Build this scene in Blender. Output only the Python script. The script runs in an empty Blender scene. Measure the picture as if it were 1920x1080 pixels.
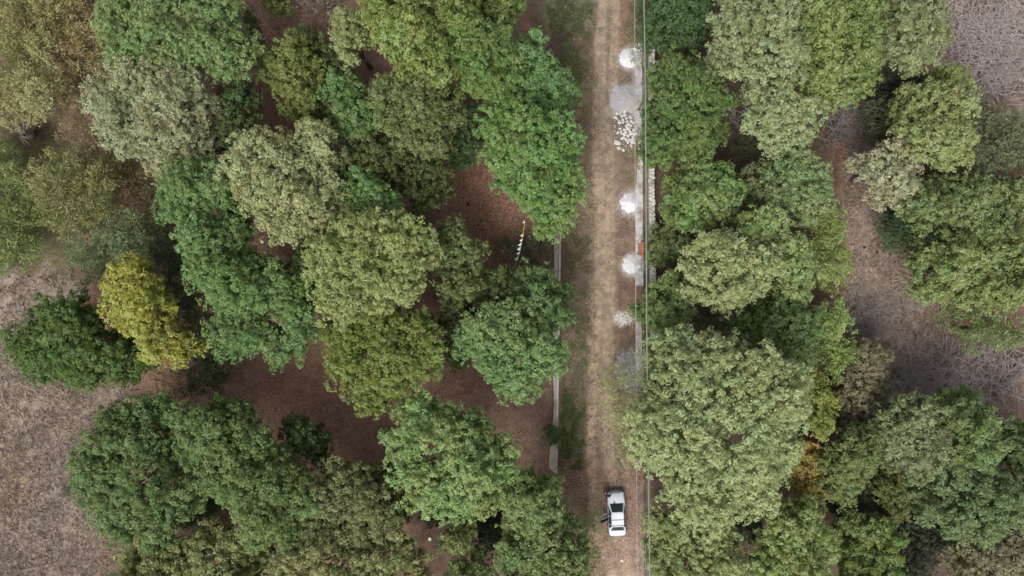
import bpy, bmesh, math, random
import numpy as np
from mathutils import Vector, Matrix

# ------------------------------------------------------------------ camera, sky, sun, exposure
scene = bpy.context.scene
H = 75.0                      # height of the drone above the track
PPM = 19.2                    # photograph pixels per metre at ground level
cam_d = bpy.data.cameras.new('camera')
cam = bpy.data.objects.new('camera', cam_d)
scene.collection.objects.link(cam)
cam.location = (0, 0, H)
cam.rotation_euler = (0, 0, 0)
cam_d.sensor_width = 36.0
cam_d.lens = 36.0 * H / (1920.0 / PPM)
cam_d.clip_start = 0.5
cam_d.clip_end = 3000
scene.camera = cam

world = bpy.data.worlds.new('World')
scene.world = world
world.use_nodes = True
wn = world.node_tree
wn.nodes.clear()
sky = wn.nodes.new('ShaderNodeTexSky')
sky.sky_type = 'NISHITA'
sky.sun_disc = False
SUN_EL, SUN_AZ = math.radians(56), math.radians(205)
sky.sun_elevation = SUN_EL
sky.sun_rotation = SUN_AZ
sky.air_density = 1.0
sky.dust_density = 6.0
sky.ozone_density = 0.6
bg = wn.nodes.new('ShaderNodeBackground')
bg.inputs['Strength'].default_value = 0.15
hs = wn.nodes.new('ShaderNodeHueSaturation')      # cloud cover greys the sky
hs.inputs['Saturation'].default_value = 0.35
wo = wn.nodes.new('ShaderNodeOutputWorld')
wn.links.new(sky.outputs[0], hs.inputs['Color'])
wn.links.new(hs.outputs[0], bg.inputs[0])
wn.links.new(bg.outputs[0], wo.inputs[0])

sun_d = bpy.data.lights.new('sun', 'SUN')
sun_d.energy = 1.5
sun_d.angle = math.radians(30)
sun_d.color = (1.0, 0.97, 0.92)
sun = bpy.data.objects.new('sun', sun_d)
scene.collection.objects.link(sun)
dirv = Vector((math.sin(SUN_AZ) * math.cos(SUN_EL), math.cos(SUN_AZ) * math.cos(SUN_EL), math.sin(SUN_EL)))
sun.rotation_euler = dirv.to_track_quat('Z', 'Y').to_euler()
sun.location = dirv * 150

scene.view_settings.view_transform = 'Standard'
scene.view_settings.look = 'None'
scene.view_settings.exposure = 0.20
scene.view_settings.gamma = 1.0
scene.view_settings.use_curve_mapping = False

# ------------------------------------------------------------------ helpers
rng = np.random.default_rng(7)
random.seed(7)
col = scene.collection

def P(x, y, z=0.0):
    """photograph pixel -> world point at height z"""
    k = (H - z) / H / PPM
    return ((x - 960) * k, (540 - y) * k, z)

def lin(c):
    c = np.asarray(c, float) / 255.0
    return np.where(c <= 0.04045, c / 12.92, ((c + 0.055) / 1.055) ** 2.4)

def tag(o, label=None, cat=None, group=None, kind=None):
    if label: o['label'] = label
    if cat: o['category'] = cat
    if group: o['group'] = group
    if kind: o['kind'] = kind
    return o

def link(name, me, parent=None, mat=None):
    if mat is not None and len(me.materials) == 0: me.materials.append(mat)
    o = bpy.data.objects.new(name, me)
    col.objects.link(o)
    if parent is not None: o.parent = parent
    return o

def empty(name, loc=(0, 0, 0), rz=0.0):
    o = bpy.data.objects.new(name, None)
    o.empty_display_size = 0.3
    col.objects.link(o)
    o.location = loc
    o.rotation_euler = (0, 0, rz)
    return o

def np_mesh(name, V, F, attrs=None, smooth=False):
    """V (n,3), F (m,k) all faces same size; attrs: {name: per-face floats}"""
    V = np.asarray(V, np.float32); F = np.asarray(F, np.int32)
    me = bpy.data.meshes.new(name)
    m, k = F.shape
    me.vertices.add(len(V)); me.vertices.foreach_set('co', V.ravel())
    me.loops.add(m * k); me.loops.foreach_set('vertex_index', F.ravel())
    me.polygons.add(m)
    me.polygons.foreach_set('loop_start', np.arange(0, m * k, k, dtype=np.int32))
    me.polygons.foreach_set('loop_total', np.full(m, k, np.int32))
    if smooth: me.polygons.foreach_set('use_smooth', np.ones(m, bool))
    me.update(calc_edges=True)
    for an, av in (attrs or {}).items():
        a = me.attributes.new(an, 'FLOAT', 'FACE')
        a.data.foreach_set('value', np.asarray(av, np.float32))
    return me

class MB:
    """collects boxes, tubes, blobs; one mesh"""
    def __init__(s): s.v = []; s.f = []
    def add(s, vs, fs):
        b = len(s.v); s.v += [tuple(v) for v in vs]; s.f += [tuple(i + b for i in f) for f in fs]
    def box(s, x0, x1, y0, y1, z0, z1):
        s.add([(x0,y0,z0),(x1,y0,z0),(x1,y1,z0),(x0,y1,z0),(x0,y0,z1),(x1,y0,z1),(x1,y1,z1),(x0,y1,z1)],
              [(3,2,1,0),(4,5,6,7),(0,1,5,4),(1,2,6,5),(2,3,7,6),(3,0,4,7)])
    def tube(s, pts, rads, n=6):
        pts = [Vector(p) for p in pts]; rings = []
        for i, p in enumerate(pts):
            d = (pts[min(i + 1, len(pts) - 1)] - pts[max(i - 1, 0)]).normalized()
            a = d.orthogonal().normalized() if abs(d.z) > .9 else d.cross(Vector((0, 0, 1))).normalized()
            b = d.cross(a)
            rings.append([p + (a * math.cos(t) + b * math.sin(t)) * rads[i] for t in [2 * math.pi * k / n for k in range(n)]])
        vs = [v for r in rings for v in r]; fs = []
        for i in range(len(pts) - 1):
            for k in range(n):
                fs.append((i*n+k, i*n+(k+1)%n, (i+1)*n+(k+1)%n, (i+1)*n+k))
        fs.append(tuple(range(n))[::-1]); fs.append(tuple((len(pts)-1)*n + k for k in range(n)))
        s.add(vs, fs)
    def mesh(s, name, smooth=False):
        me = bpy.data.meshes.new(name); me.from_pydata(s.v, [], s.f); me.update()
        if smooth:
            me.polygons.foreach_set('use_smooth', np.ones(len(me.polygons), bool))
        return me
    def build(s, name, mat, parent=None, smooth=False):
        return link(name, s.mesh(name, smooth), parent, mat)

class Noise:
    def __init__(s, seed):
        s.g = np.random.default_rng(seed).random((256, 256))
    def v(s, x, y):
        xi = np.floor(x).astype(int); yi = np.floor(y).astype(int)
        fx = x - xi; fy = y - yi
        fx = fx*fx*(3-2*fx); fy = fy*fy*(3-2*fy)
        g = s.g
        a = g[xi & 255, yi & 255]; b = g[(xi+1) & 255, yi & 255]
        c = g[xi & 255, (yi+1) & 255]; d = g[(xi+1) & 255, (yi+1) & 255]
        return (a*(1-fx)+b*fx)*(1-fy)+(c*(1-fx)+d*fx)*fy
    def f(s, x, y, o=4):
        r = 0; a = .5; t = 0
        for i in range(o):
            r = r + a * s.v(x * 2**i + 17*i, y * 2**i + 31*i); t += a; a *= .55
        return r / t
N1, N2, N3 = Noise(1), Noise(2), Noise(3)

def poly_sd(px, py, poly):
    """signed distance to polygon, positive inside"""
    poly = np.asarray(poly, float); px = np.asarray(px, float); py = np.asarray(py, float)
    d = np.full(px.shape, 1e9); ins = np.zeros(px.shape, bool)
    n = len(poly)
    for i in range(n):
        ax, ay = poly[i]; bx, by = poly[(i+1) % n]
        ex, ey = bx-ax, by-ay
        t = np.clip(((px-ax)*ex+(py-ay)*ey)/(ex*ex+ey*ey+1e-9), 0, 1)
        d = np.minimum(d, np.hypot(px-ax-t*ex, py-ay-t*ey))
        c = ((ay > py) != (by > py)) & (px < (bx-ax)*(py-ay)/(by-ay+1e-12)+ax)
        ins ^= c
    return np.where(ins, d, -d)

# ------------------------------------------------------------------ materials
def new_mat(name):
    m = bpy.data.materials.new(name); m.use_nodes = True
    nt = m.node_tree; nt.nodes.clear()
    out = nt.nodes.new('ShaderNodeOutputMaterial')
    p = nt.nodes.new('ShaderNodeBsdfPrincipled')
    nt.links.new(p.outputs[0], out.inputs[0])
    return m, nt, p, out

def noise_node(nt, scale, detail=4, rough=.6, vec=None):
    n = nt.nodes.new('ShaderNodeTexNoise'); n.inputs['Scale'].default_value = scale
    n.inputs['Detail'].default_value = detail; n.inputs['Roughness'].default_value = rough
    if vec is not None: nt.links.new(vec, n.inputs['Vector'])
    return n
def mixc(nt, f, a, b, mode='MIX'):
    m = nt.nodes.new('ShaderNodeMix'); m.data_type = 'RGBA'; m.blend_type = mode
    for s, v in ((m.inputs[0], f), (m.inputs[6], a), (m.inputs[7], b)):
        if isinstance(v, bpy.types.NodeSocket): nt.links.new(v, s)
        elif isinstance(v, (int, float)): s.default_value = v
        else: s.default_value = (v[0], v[1], v[2], 1)
    return m.outputs[2]
def ramp(nt, f, a, b):
    r = nt.nodes.new('ShaderNodeMapRange'); r.inputs[1].default_value = a; r.inputs[2].default_value = b
    nt.links.new(f, r.inputs[0]); return r.outputs[0]
def attr(nt, name):
    a = nt.nodes.new('ShaderNodeAttribute'); a.attribute_name = name; return a
def bump(nt, p, h, dist, strength=1):
    b = nt.nodes.new('ShaderNodeBump'); b.inputs['Distance'].default_value = dist
    b.inputs['Strength'].default_value = strength
    nt.links.new(h, b.inputs['Height']); nt.links.new(b.outputs[0], p.inputs['Normal'])

def mottled(name, c1, c2, scale=3, rough=.9, bd=.02, c3=None):
    """two- or three-colour mottled mineral surface, world-space noise"""
    m, nt, p, o = new_mat(name)
    g = nt.nodes.new('ShaderNodeNewGeometry')
    n = noise_node(nt, scale, 6, .65, g.outputs['Position'])
    f = ramp(nt, n.outputs[0], .35, .65)
    c = mixc(nt, f, c1, c2)
    if c3:
        n2 = noise_node(nt, scale*.31, 5, .7, g.outputs['Position'])
        c = mixc(nt, ramp(nt, n2.outputs[0], .5, .68), c, c3)
    nt.links.new(c, p.inputs['Base Color'])
    p.inputs['Roughness'].default_value = rough
    p.inputs['Specular IOR Level'].default_value = .25
    n3 = noise_node(nt, scale*5, 5, .6, g.outputs['Position'])
    bump(nt, p, n3.outputs[0], bd)
    return m

def plain(name, c, rough=.5, spec=.5, metal=0, coat=0):
    m, nt, p, o = new_mat(name)
    g = nt.nodes.new('ShaderNodeNewGeometry')
    n = noise_node(nt, 6, 4, .6, g.outputs['Position'])
    nt.links.new(mixc(nt, ramp(nt, n.outputs[0], .3, .7), [v*.88 for v in c], c), p.inputs['Base Color'])
    p.inputs['Roughness'].default_value = rough; p.inputs['Specular IOR Level'].default_value = spec
    p.inputs['Metallic'].default_value = metal; p.inputs['Coat Weight'].default_value = coat
    return m

# foliage: object colour = species colour; tint / hue vary leaf by leaf
def leaf_material():
    m = bpy.data.materials.new('leaves'); m.use_nodes = True; nt = m.node_tree; nt.nodes.clear()
    out = nt.nodes.new('ShaderNodeOutputMaterial')
    oi = nt.nodes.new('ShaderNodeObjectInfo')
    t = attr(nt, 'tint'); h = attr(nt, 'hue')
    mul = nt.nodes.new('ShaderNodeMath'); mul.operation = 'MULTIPLY_ADD'
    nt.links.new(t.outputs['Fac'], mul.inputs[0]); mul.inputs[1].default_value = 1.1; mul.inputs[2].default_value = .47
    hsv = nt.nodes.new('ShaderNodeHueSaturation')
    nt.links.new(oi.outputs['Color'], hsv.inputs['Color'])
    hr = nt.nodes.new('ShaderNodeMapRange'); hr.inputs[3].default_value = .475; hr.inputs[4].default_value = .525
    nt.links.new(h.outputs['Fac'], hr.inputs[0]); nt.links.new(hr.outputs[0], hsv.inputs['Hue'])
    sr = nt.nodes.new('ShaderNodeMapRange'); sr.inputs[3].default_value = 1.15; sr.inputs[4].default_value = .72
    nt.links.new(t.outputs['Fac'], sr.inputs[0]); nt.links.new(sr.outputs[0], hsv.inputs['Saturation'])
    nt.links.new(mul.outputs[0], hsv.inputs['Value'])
    p = nt.nodes.new('ShaderNodeBsdfPrincipled'); p.inputs['Roughness'].default_value = .62
    p.inputs['Specular IOR Level'].default_value = .28
    nt.links.new(hsv.outputs[0], p.inputs['Base Color'])
    tr = nt.nodes.new('ShaderNodeBsdfTranslucent'); nt.links.new(hsv.outputs[0], tr.inputs[0])
    ms = nt.nodes.new('ShaderNodeMixShader'); ms.inputs[0].default_value = .28
    nt.links.new(p.outputs[0], ms.inputs[1]); nt.links.new(tr.outputs[0], ms.inputs[2])
    nt.links.new(ms.outputs[0], out.inputs[0])
    return m
M_LEAF = leaf_material()
M_BARK = mottled('bark', (.13, .105, .085), (.22, .19, .165), 5, .9, .03)
M_PALEBARK = mottled('pale_bark', (.27, .23, .215), (.42, .38, .36), 5, .9, .02)
M_CONC = mottled('old_concrete', (.44, .39, .35), (.58, .53, .48), 2.5, .9, .01, (.24, .20, .175))
M_GRAVEL = mottled('grey_gravel', (.26, .24, .235), (.52, .50, .51), 7, .95, .05, (.30, .27, .24))
M_CONC_EDGE = mottled('pale_concrete', (.54, .51, .46), (.70, .67, .61), 4, .9, .01, (.30, .26, .22))
M_APRON = mottled('dusty_concrete', (.40, .36, .34), (.62, .60, .62), 2.4, .9, .01, (.24, .18, .15))
M_WALLSTONE = mottled('wall_stone', (.50, .48, .43), (.72, .70, .65), 2.2, .9, .03, (.26, .26, .20))
M_LIME = mottled('white_lime', (.66, .65, .66), (.84, .84, .88), 3, .95, .03)
M_LIMESP = mottled('spilt_lime', (.56, .55, .55), (.82, .82, .85), 6, .95, .03)
M_SAND = mottled('grey_sand', (.42, .40, .41), (.50, .48, .50), 2, .95, .02)
M_ROCK = mottled('white_stone', (.62, .58, .56), (.88, .85, .83), 4, .85, .03)
M_CREAM = mottled('cream_stone', (.68, .64, .52), (.82, .80, .70), 4, .85, .03)
# ------------------------------------------------------------------ ground
def axis(parts):
    a = []
    for lo, hi, st in parts: a += list(np.arange(lo, hi, st))
    a.append(parts[-1][1]); return np.array(a)
gx = axis([(-900,-300,150),(-300,-80,30),(-80,-57,4),(-57,3.5,.34),(3.5,15,.11),(15,57,.34),(57,80,4),(80,300,30),(300,900,150)])
gy = axis([(-900,-300,150),(-300,-60,30),(-60,-34,4),(-34,34,.2),(34,60,4),(60,300,30),(300,900,150)])
GX, GY = np.meshgrid(gx, gy, indexing='ij')
PX = GX * PPM + 960; PY = 540 - GY * PPM          # ground plan in map units
wob = (N1.f(GX*.55, GY*.55) - .5) * 70
wob2 = (N2.f(GX*2.1, GY*2.1) - .5) * 26
def area(poly, soft=14, w=1.0):
    return np.clip((poly_sd(PX, PY, poly) + (wob + wob2) * w) / soft * .5 + .5, 0, 1)
def disc(x, y, rx, ry=None, soft=.35, w=.35):
    ry = ry or rx
    d = np.hypot((PX-x)/rx, (PY-y)/ry) + (wob2 + wob*.4) / 100 * w
    return np.clip((1 - d) / soft + .5, 0, 1)

shade_litter = np.array([.098, .056, .045])      # red-brown leaf litter
C = {}
def L(r, g, b): return lin((r, g, b))
base = np.ones(GX.shape + (3,)) * L(112, 84, 74)
def lay(mask, c, strength=1.0):
    global base
    m = (mask * strength)[..., None]
    base = base * (1 - m) + np.asarray(c) * m
big = N3.f(GX*.12, GY*.12)
lay(np.clip((big-.45)*4, 0, 1), L(100, 72, 62))
# woodland left of the track: red litter
lay(area([(440,-60),(1000,-60),(1040,300),(1040,900),(1000,1140),(560,1140),(620,880),(420,760),(250,720),(300,560),(300,380),(420,200)]), L(144, 109, 95))
lay(area([(560,600),(650,640),(620,760),(760,850),(700,960),(560,860),(420,760),(300,740),(330,690)]), L(154, 118, 102), .85)
lay(area([(800,330),(900,280),(980,400),(940,500),(860,430)]), L(148, 111, 96), .85)
lay(area([(880,760),(1035,720),(1035,880),(980,900)]), L(138, 112, 100), .85)
# upper left: thin olive-brown herbs
lay(area([(-60,-60),(230,-60),(230,220),(330,330),(330,430),(200,480),(-60,540)], 30), L(112, 98, 76))
lay(area([(-60,240),(120,260),(220,320),(150,520),(-60,520)], 40), L(104, 104, 72), .7)
# left field: dry pinkish grass
lay(area([(-900,530),(130,510),(150,560),(60,640),(110,720),(250,720),(180,790),(150,900),(210,1020),(330,1020),(220,1500),(-900,1500)]), L(138, 124, 114))
lay(area([(-400,740),(120,730),(200,720),(180,780),(-400,800)], 30), L(150, 134, 122), .7)
lay(area([(-300,560),(70,540),(60,620),(20,720),(-300,760)], 30), L(150, 136, 123), .7)
lay(disc(20, 900, 50, 60, .8), L(140, 120, 90), .7)
lay(area([(200,990),(330,1010),(260,1140),(150,1140)], 30), L(112, 84, 72), .9)
# right clearings
lay(area([(1560,200),(1650,170),(1700,300),(1640,400),(1700,450),(1760,560),(1790,650),(1960,640),(2000,760),(1660,760),(1600,700),(1580,560),(1570,400)]), L(142, 118, 104))
lay(area([(1590,420),(1680,420),(1730,540),(1780,660),(1960,660),(2000,740),(1680,740),(1600,660)], 30), L(154, 134, 122))
lay(area([(1680,660),(1960,650),(2000,740),(1690,745)], 30), L(164, 138, 134), .8)
lay(area([(1560,190),(1660,180),(1680,280),(1600,320),(1560,300)], 30), L(118, 88, 74), .8)
lay(area([(1745,-60),(3000,-60),(3000,190),(1850,180),(1800,200),(1770,130)], 26), L(152, 139, 135))
lay(area([(1540,780),(3000,760),(3000,1400),(1540,1400)], 20), L(84, 72, 62), .95)  # wood floor darkened in its colour to deepen shade in the gaps
lay(area([(1840,640),(3000,640),(3000,900),(1880,850)], 26), L(92, 74, 68), .8)  # shadowed area painted into the ground colour
lay(area([(1205,-60),(1560,-60),(1570,1140),(1215,1140)], 20), L(96, 78, 66), .9)  # floor between the right-hand crowns, gap shade put into its colour
lay(area([(760,920),(960,920),(960,1140),(760,1140)], 20), L(84, 64, 56), .9)  # litter darkened here for the shade between crowns
lay(area([(330,930),(560,1000),(560,1140),(330,1140)], 20), L(84, 64, 56), .9)  # crown-gap shade painted into the litter here too
# track corridor
lay(area([(1045,-900),(1000,-60),(1030,100),(1060,240),(1052,440),(1044,900),(1060,1140),(1060,2000),(1212,2000),(1212,-900)], 8, .35), L(130, 112, 93))
green = disc(1065, 10, 70, 45, .8, .8)*.9 + disc(1085, 80, 35, 110, .9, .8)*.45
lay(np.clip(green, 0, 1), L(104, 104, 78), .85)
lay(disc(1090, 310, 40, 190, .7, .9), L(136, 120, 98), .7)
lay(disc(1075, 640, 30, 260, .5, .9), L(112, 94, 80), .75)
lay(disc(1072, 830, 24, 75, .5, .6), L(90, 92, 66), .9)
lay(disc(1086, 700, 12, 90, .6, .9), L(100, 100, 72), .7)
lay(disc(1050, 440, 30, 200, .6, .9), L(116, 98, 84), .4)
lay(disc(1055, 110, 36, 60, .6, .7), L(100, 80, 72), .8)
lay(disc(1178, 60, 24, 80, .4, .5), L(142, 108, 90), .8)
lay(disc(1175, 440, 22, 100, .4, .4), L(132, 106, 92), .8)
lay(disc(1180, 555, 20, 40, .4, .4), L(134, 102, 84), .8)
lay(disc(1180, 640, 20, 30, .4, .4), L(122, 96, 80), .8)
lay(disc(1105, 900, 60, 40, .6, .9), L(128, 102, 86), .7)
lay(disc(1180, 960, 40, 100, .5, .7), L(142, 117, 107), .8)
lay(disc(1180, 1070, 40, 60, .5, .7), L(152, 132, 124), .85)
lay(disc(82, 246, 36, 20, .6, .5), L(70, 60, 50), .95)  # the hollow is a dark patch in the ground colour, no dip
# wheel tracks
def band(ys, xs, w, soft=5):
    cx = np.interp(PY, ys, xs); ww = np.interp(PY, ys, w)
    return np.clip((ww - np.abs(PX - cx) + wob2*.3 + wob*.06) / soft + .5, 0, 1)
wear = .72 + .5 * (N2.f(GX*1.2, GY*.35) - .5)
tr1 = band([-2000,0,250,500,700,850,1000,1080,3000], [1128,1129,1122,1126,1112,1108,1112,1150,1160], [8,8,14,9,8,8,7,7,7])
tr2 = band([-2000,0,250,500,700,850,1000,1080,3000], [1155,1155,1145,1142,1140,1140,1160,1178,1190], [7,8,8,10,9,9,9,10,10])
mid = band([-2000,0,250,500,700,850,1000,1080,3000], [1142,1142,1135,1132,1125,1125,1145,1165,1175], [18,20,30,24,26,28,26,22,22], 12)
lay(mid*wear, L(150, 130, 111), .85)
lay(np.clip(tr1*wear, 0, 1), L(182, 156, 131), .95)
lay(np.clip(tr2*wear, 0, 1), L(178, 152, 128), .95)
# lime / cement dust
dust = L(186, 182, 182)
lay(disc(1181, 110, 23, 22, .5, .4), dust, .8)
lay(area([(1189,112),(1206,118),(1206,240),(1180,225),(1150,215),(1143,180),(1152,158),(1185,160)], 5, .12), dust, .95)
lay(disc(1152, 165, 5, 22, .8, .2), dust, .5)
lay(disc(1170, 245, 24, 38, .4, .3), L(122, 110, 102), .8)
lay(disc(1183, 382, 24, 26, .5, .4), dust, .7)
lay(disc(1188, 498, 24, 23, .5, .4), dust, .75)
lay(disc(1168, 597, 20, 14, .7, .9), L(176, 166, 156), .7)
lay(disc(1180, 695, 28, 42, .5, .5), L(150, 146, 148), .95)
lay(disc(1195, 90, 16, 18, .5, .5), L(150, 146, 140), .8)
lay(disc(1131, 125, 4, 40, .9, .5), L(170, 152, 136), .5)
# drain along the east side: darker grey floor
drain = np.clip((5.4 - np.abs(PX - 1212.5)) / 3, 0, 1)
lay(drain, L(104, 98, 92), .8)
gl = base @ np.array([.3,.59,.11]); base = gl[...,None] + (base-gl[...,None])*.86
mott = N1.f(GX*1.7, GY*1.7, 5)
gl = base @ np.array([.3,.59,.11]); tk = (np.clip(1-np.abs(PX-1130)/75, 0, 1)*.10)[..., None]; base = base*(1-tk)+gl[..., None]*tk
base *= np.array([.985, 1.0, .965])
base *= (0.80 + .42 * np.clip((mott-.3)/.4, 0, 1))[..., None]
relief = (N1.f(GX*.25, GY*.25) - .5) * .25 + (N2.f(GX*2.5, GY*2.5)-.5)*.09
flat = np.clip(1 - np.abs(PX-1125)/95, 0, 1)
relief *= (1 - .75*np.clip(flat*2, 0, 1))
relief -= .05 * (tr1 + tr2) * .8
relief -= .20 * drain
relief *= (np.hypot(GX, GY) < 90)
nx, ny = GX.shape
idx = np.arange(nx*ny).reshape(nx, ny)
F = np.stack([idx[:-1,:-1], idx[1:,:-1], idx[1:,1:], idx[:-1,1:]], -1).reshape(-1, 4)
V = np.stack([GX, GY, relief], -1).reshape(-1, 3)
gm = np_mesh('ground', V, F, smooth=True)
ca = gm.color_attributes.new('soil', 'FLOAT_COLOR', 'POINT')
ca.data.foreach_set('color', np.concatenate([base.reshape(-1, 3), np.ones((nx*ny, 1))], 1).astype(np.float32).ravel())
def ground_material():
    m, nt, p, o = new_mat('ground_soil')
    a = attr(nt, 'soil'); g = nt.nodes.new('ShaderNodeNewGeometry')
    n1 = noise_node(nt, 2.2, 8, .75, g.outputs['Position'])
    n2 = noise_node(nt, 9, 6, .7, g.outputs['Position'])
    c = mixc(nt, 1.0, a.outputs['Color'], mixc(nt, ramp(nt, n1.outputs[0], .3, .7), (.66, .64, .62), (1.28, 1.28, 1.28)), 'MULTIPLY')
    c = mixc(nt, ramp(nt, n2.outputs[0], .54, .70), c, mixc(nt, .62, c, (.34, .28, .23)))
    c = mixc(nt, ramp(nt, n2.outputs[0], .44, .32), c, mixc(nt, .5, c, (.05, .035, .03)))
    nt.links.new(c, p.inputs['Base Color'])
    p.inputs['Roughness'].default_value = .95; p.inputs['Specular IOR Level'].default_value = .15
    bump(nt, p, n2.outputs[0], .07)
    return m
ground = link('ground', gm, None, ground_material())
tag(ground, kind='structure')

# interpolated ground height
def gz(x, y):
    i = np.clip(np.searchsorted(gx, x) - 1, 0, nx-2); j = np.clip(np.searchsorted(gy, y) - 1, 0, ny-2)
    fx = (x-gx[i])/(gx[i+1]-gx[i]); fy = (y-gy[j])/(gy[j+1]-gy[j])
    return (relief[i,j]*(1-fx)+relief[i+1,j]*fx)*(1-fy)+(relief[i,j+1]*(1-fx)+relief[i+1,j+1]*fx)*fy

# ------------------------------------------------------------------ walls, aprons, cables
def ribbon(name, left, right, z0, z1, mat, parent=None, kind=None):
    """prism between two (x,y)-px polylines of equal length, drawn at height z1"""
    mb = MB(); n = len(left)
    lt = [P(x, y, z1) for x, y in left]; rt = [P(x, y, z1) for x, y in right]
    vs = lt + rt + [(a[0], a[1], z0) for a in lt] + [(a[0], a[1], z0) for a in rt]
    fs = []
    for i in range(n-1):
        fs += [(i, n+i, n+i+1, i+1), (i, i+1, 2*n+i+1, 2*n+i), (n+i, 3*n+i, 3*n+i+1, n+i+1)]
    fs += [(0, 2*n, 3*n, n), (n-1, 2*n-1, 4*n-1, 3*n-1)]
    mb.add(vs, fs)
    return mb.build(name, mat, parent)

# west side: thin upstanding kerb wall with a ragged concrete footing behind it
wx = lambda y: float(np.interp(y, [200, 430, 500, 660, 720, 900], [1054, 1051, 1049.5, 1047, 1046, 1043]))
ys = list(np.arange(250, 897, 6.0))
wall = empty('low_wall', P(wx(570), 570, 0))
tag(wall, 'long low concrete wall with a ragged footing along the left edge of the track', 'wall')
def local(o, parent):
    o.parent = parent; o.matrix_parent_inverse = Matrix.Translation(-Vector(parent.location)); return o
local(ribbon('coping', [(wx(y)-1.5, y) for y in ys], [(wx(y)+1.5, y) for y in ys], -.1, .42, M_CONC_EDGE), wall)
def rag(y):
    r = 9.5 + 3.0*math.sin(y*.031) + random.uniform(-1.0, 1.0)
    if 560 < y < 610: r -= 4
    if 838 < y < 880: r += 3
    if 800 < y < 838: r -= 5.5
    if y > 880: r -= 8
    return max(r, 2.5)
local(ribbon('footing', [(wx(y)-1.7-rag(y)*.8, y) for y in ys], [(wx(y)-1.7, y) for y in ys], -.1, .16, M_CONC), wall)

# east side: concrete apron edge and rubble wall beyond the drain
ex = lambda y: float(np.interp(y, [-60, 120, 300, 500, 700, 1140], [1188, 1190, 1191, 1191.5, 1192, 1196]))
ys2 = list(np.arange(104, 540, 6.0))
def apr(y): return ex(y) + (random.uniform(-.5, 1.5)) + (3.0 if 250 < y < 345 else 0) + 2.5*math.sin(y*.05)*(y < 320)
ys3 = list(np.arange(604, 700, 6.0))
ap2 = ribbon('pavement', [(apr(y), y) for y in ys3], [(ex(y)+13+random.uniform(-1.5,.6), y) for y in ys3], -.3, .10, M_APRON)
tag(ap2, kind='structure')
ap = ribbon('pavement', [(apr(y), y) for y in ys2], [(ex(y)+14.3+random.uniform(-1.3,.9), y) for y in ys2], -.3, .10, M_APRON)
tag(ap, kind='structure')

def blob_mesh(name, seed, sub=2, rough=.25, flat=.7, boxy=0.0):
    r = random.Random(seed); bm = bmesh.new()
    bmesh.ops.create_icosphere(bm, subdivisions=sub, radius=1)
    ax = [Vector((r.gauss(0,1), r.gauss(0,1), r.gauss(0,1))).normalized() for _ in range(7)]
    cut = [r.uniform(.62, .95) for _ in ax]
    for v in bm.verts:
        d = v.co.normalized(); q = 1 + r.uniform(-rough, rough)*.35
        for a, c in zip(ax, cut):
            t = d.dot(a)
            if t*q > c: q = c / t
        v.co = d*q; v.co.z *= flat
    me = bpy.data.meshes.new(name); bm.to_mesh(me); bm.free(); return me
stone_meshes = [blob_mesh('stone', s, 1, .2, .75) for s in range(10)]
for m_ in stone_meshes: m_.materials.append(M_WALLSTONE)
sw = empty('rubble_stone_wall', P(1223, 540, 0))
tag(sw, 'pale rubble stone wall beyond the drain on the right of the track', 'wall')
swx = lambda y: float(np.interp(y, [60, 340, 500, 700], [1223.5, 1222.5, 1225, 1227]))
yy = np.arange(66, 640, 5.0)
local(ribbon('mortar_core', [(swx(y)-4.4, y) for y in yy], [(swx(y)+4.4, y) for y in yy], -.2, .82, M_CONC_EDGE), sw)
k = 0
for y in np.arange(70, 632, 7.2):
    for dx in (-2.6, 2.6):
        if k >= 290: break
        k += 1
        x, yw, _ = P(swx(y)+dx+random.uniform(-.5,.5), y+random.uniform(-1.5,1.5)+(3 if dx > 0 else 0), .9)
        o = link('stone', random.choice(stone_meshes), sw)
        o.matrix_parent_inverse = Matrix.Translation(-Vector(sw.location))
        o.location = (x, yw, .84 + random.uniform(-.03,.05)); o.rotation_euler = (random.uniform(-.3,.3), random.uniform(-.3,.3), random.uniform(0,6.3))
        s = random.uniform(.17,.22); o.scale = (s, s*random.uniform(.9,1.3), s*.8)

def cable(pts, z, rad, mat, label):
    mb = MB(); q = []
    ysx = np.linspace(-300, 1380, 60)
    for y in ysx:
        x = float(np.interp(y, [p[1] for p in pts], [p[0] for p in pts]))
        zz = z - .7*(1 - ((y-540)/840)**2)
        q.append(P(x, y, zz))
    mb.tube(q, [rad]*len(q), 6)
    o = mb.build('overhead_cable', mat, None, True)
    tag(o, label, 'cable', 'overhead cables running along the right of the track'); return o
M_CAB1 = plain('weathered_cable_sheath', (.24, .29, .21), .7, .2)
M_CAB2 = plain('dark_cable_sheath', (.05, .055, .065), .7, .2)
M_CAB3 = plain('bare_wire', (.42, .42, .42), .6, .3)
cable([(1202,-300),(1207.5,0),(1209.5,120),(1211,300),(1212,500),(1213,640),(1218,1060),(1222,1380)], 14.2, .044, M_CAB1, 'thickest pale green overhead cable, crossing above the trees on the right')
cable([(1201,-300),(1204.5,100),(1206.5,320),(1208,520),(1211,900),(1214,1380)], 12.2, .02, M_CAB2, 'thin dark overhead cable just left of the thick pale one')
cable([(1189,-300),(1190.5,100),(1191,320),(1191.5,520),(1193,700),(1196,1380)], 12.6, .018, M_CAB3, 'thinnest pale overhead wire above the pavement edge')

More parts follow.
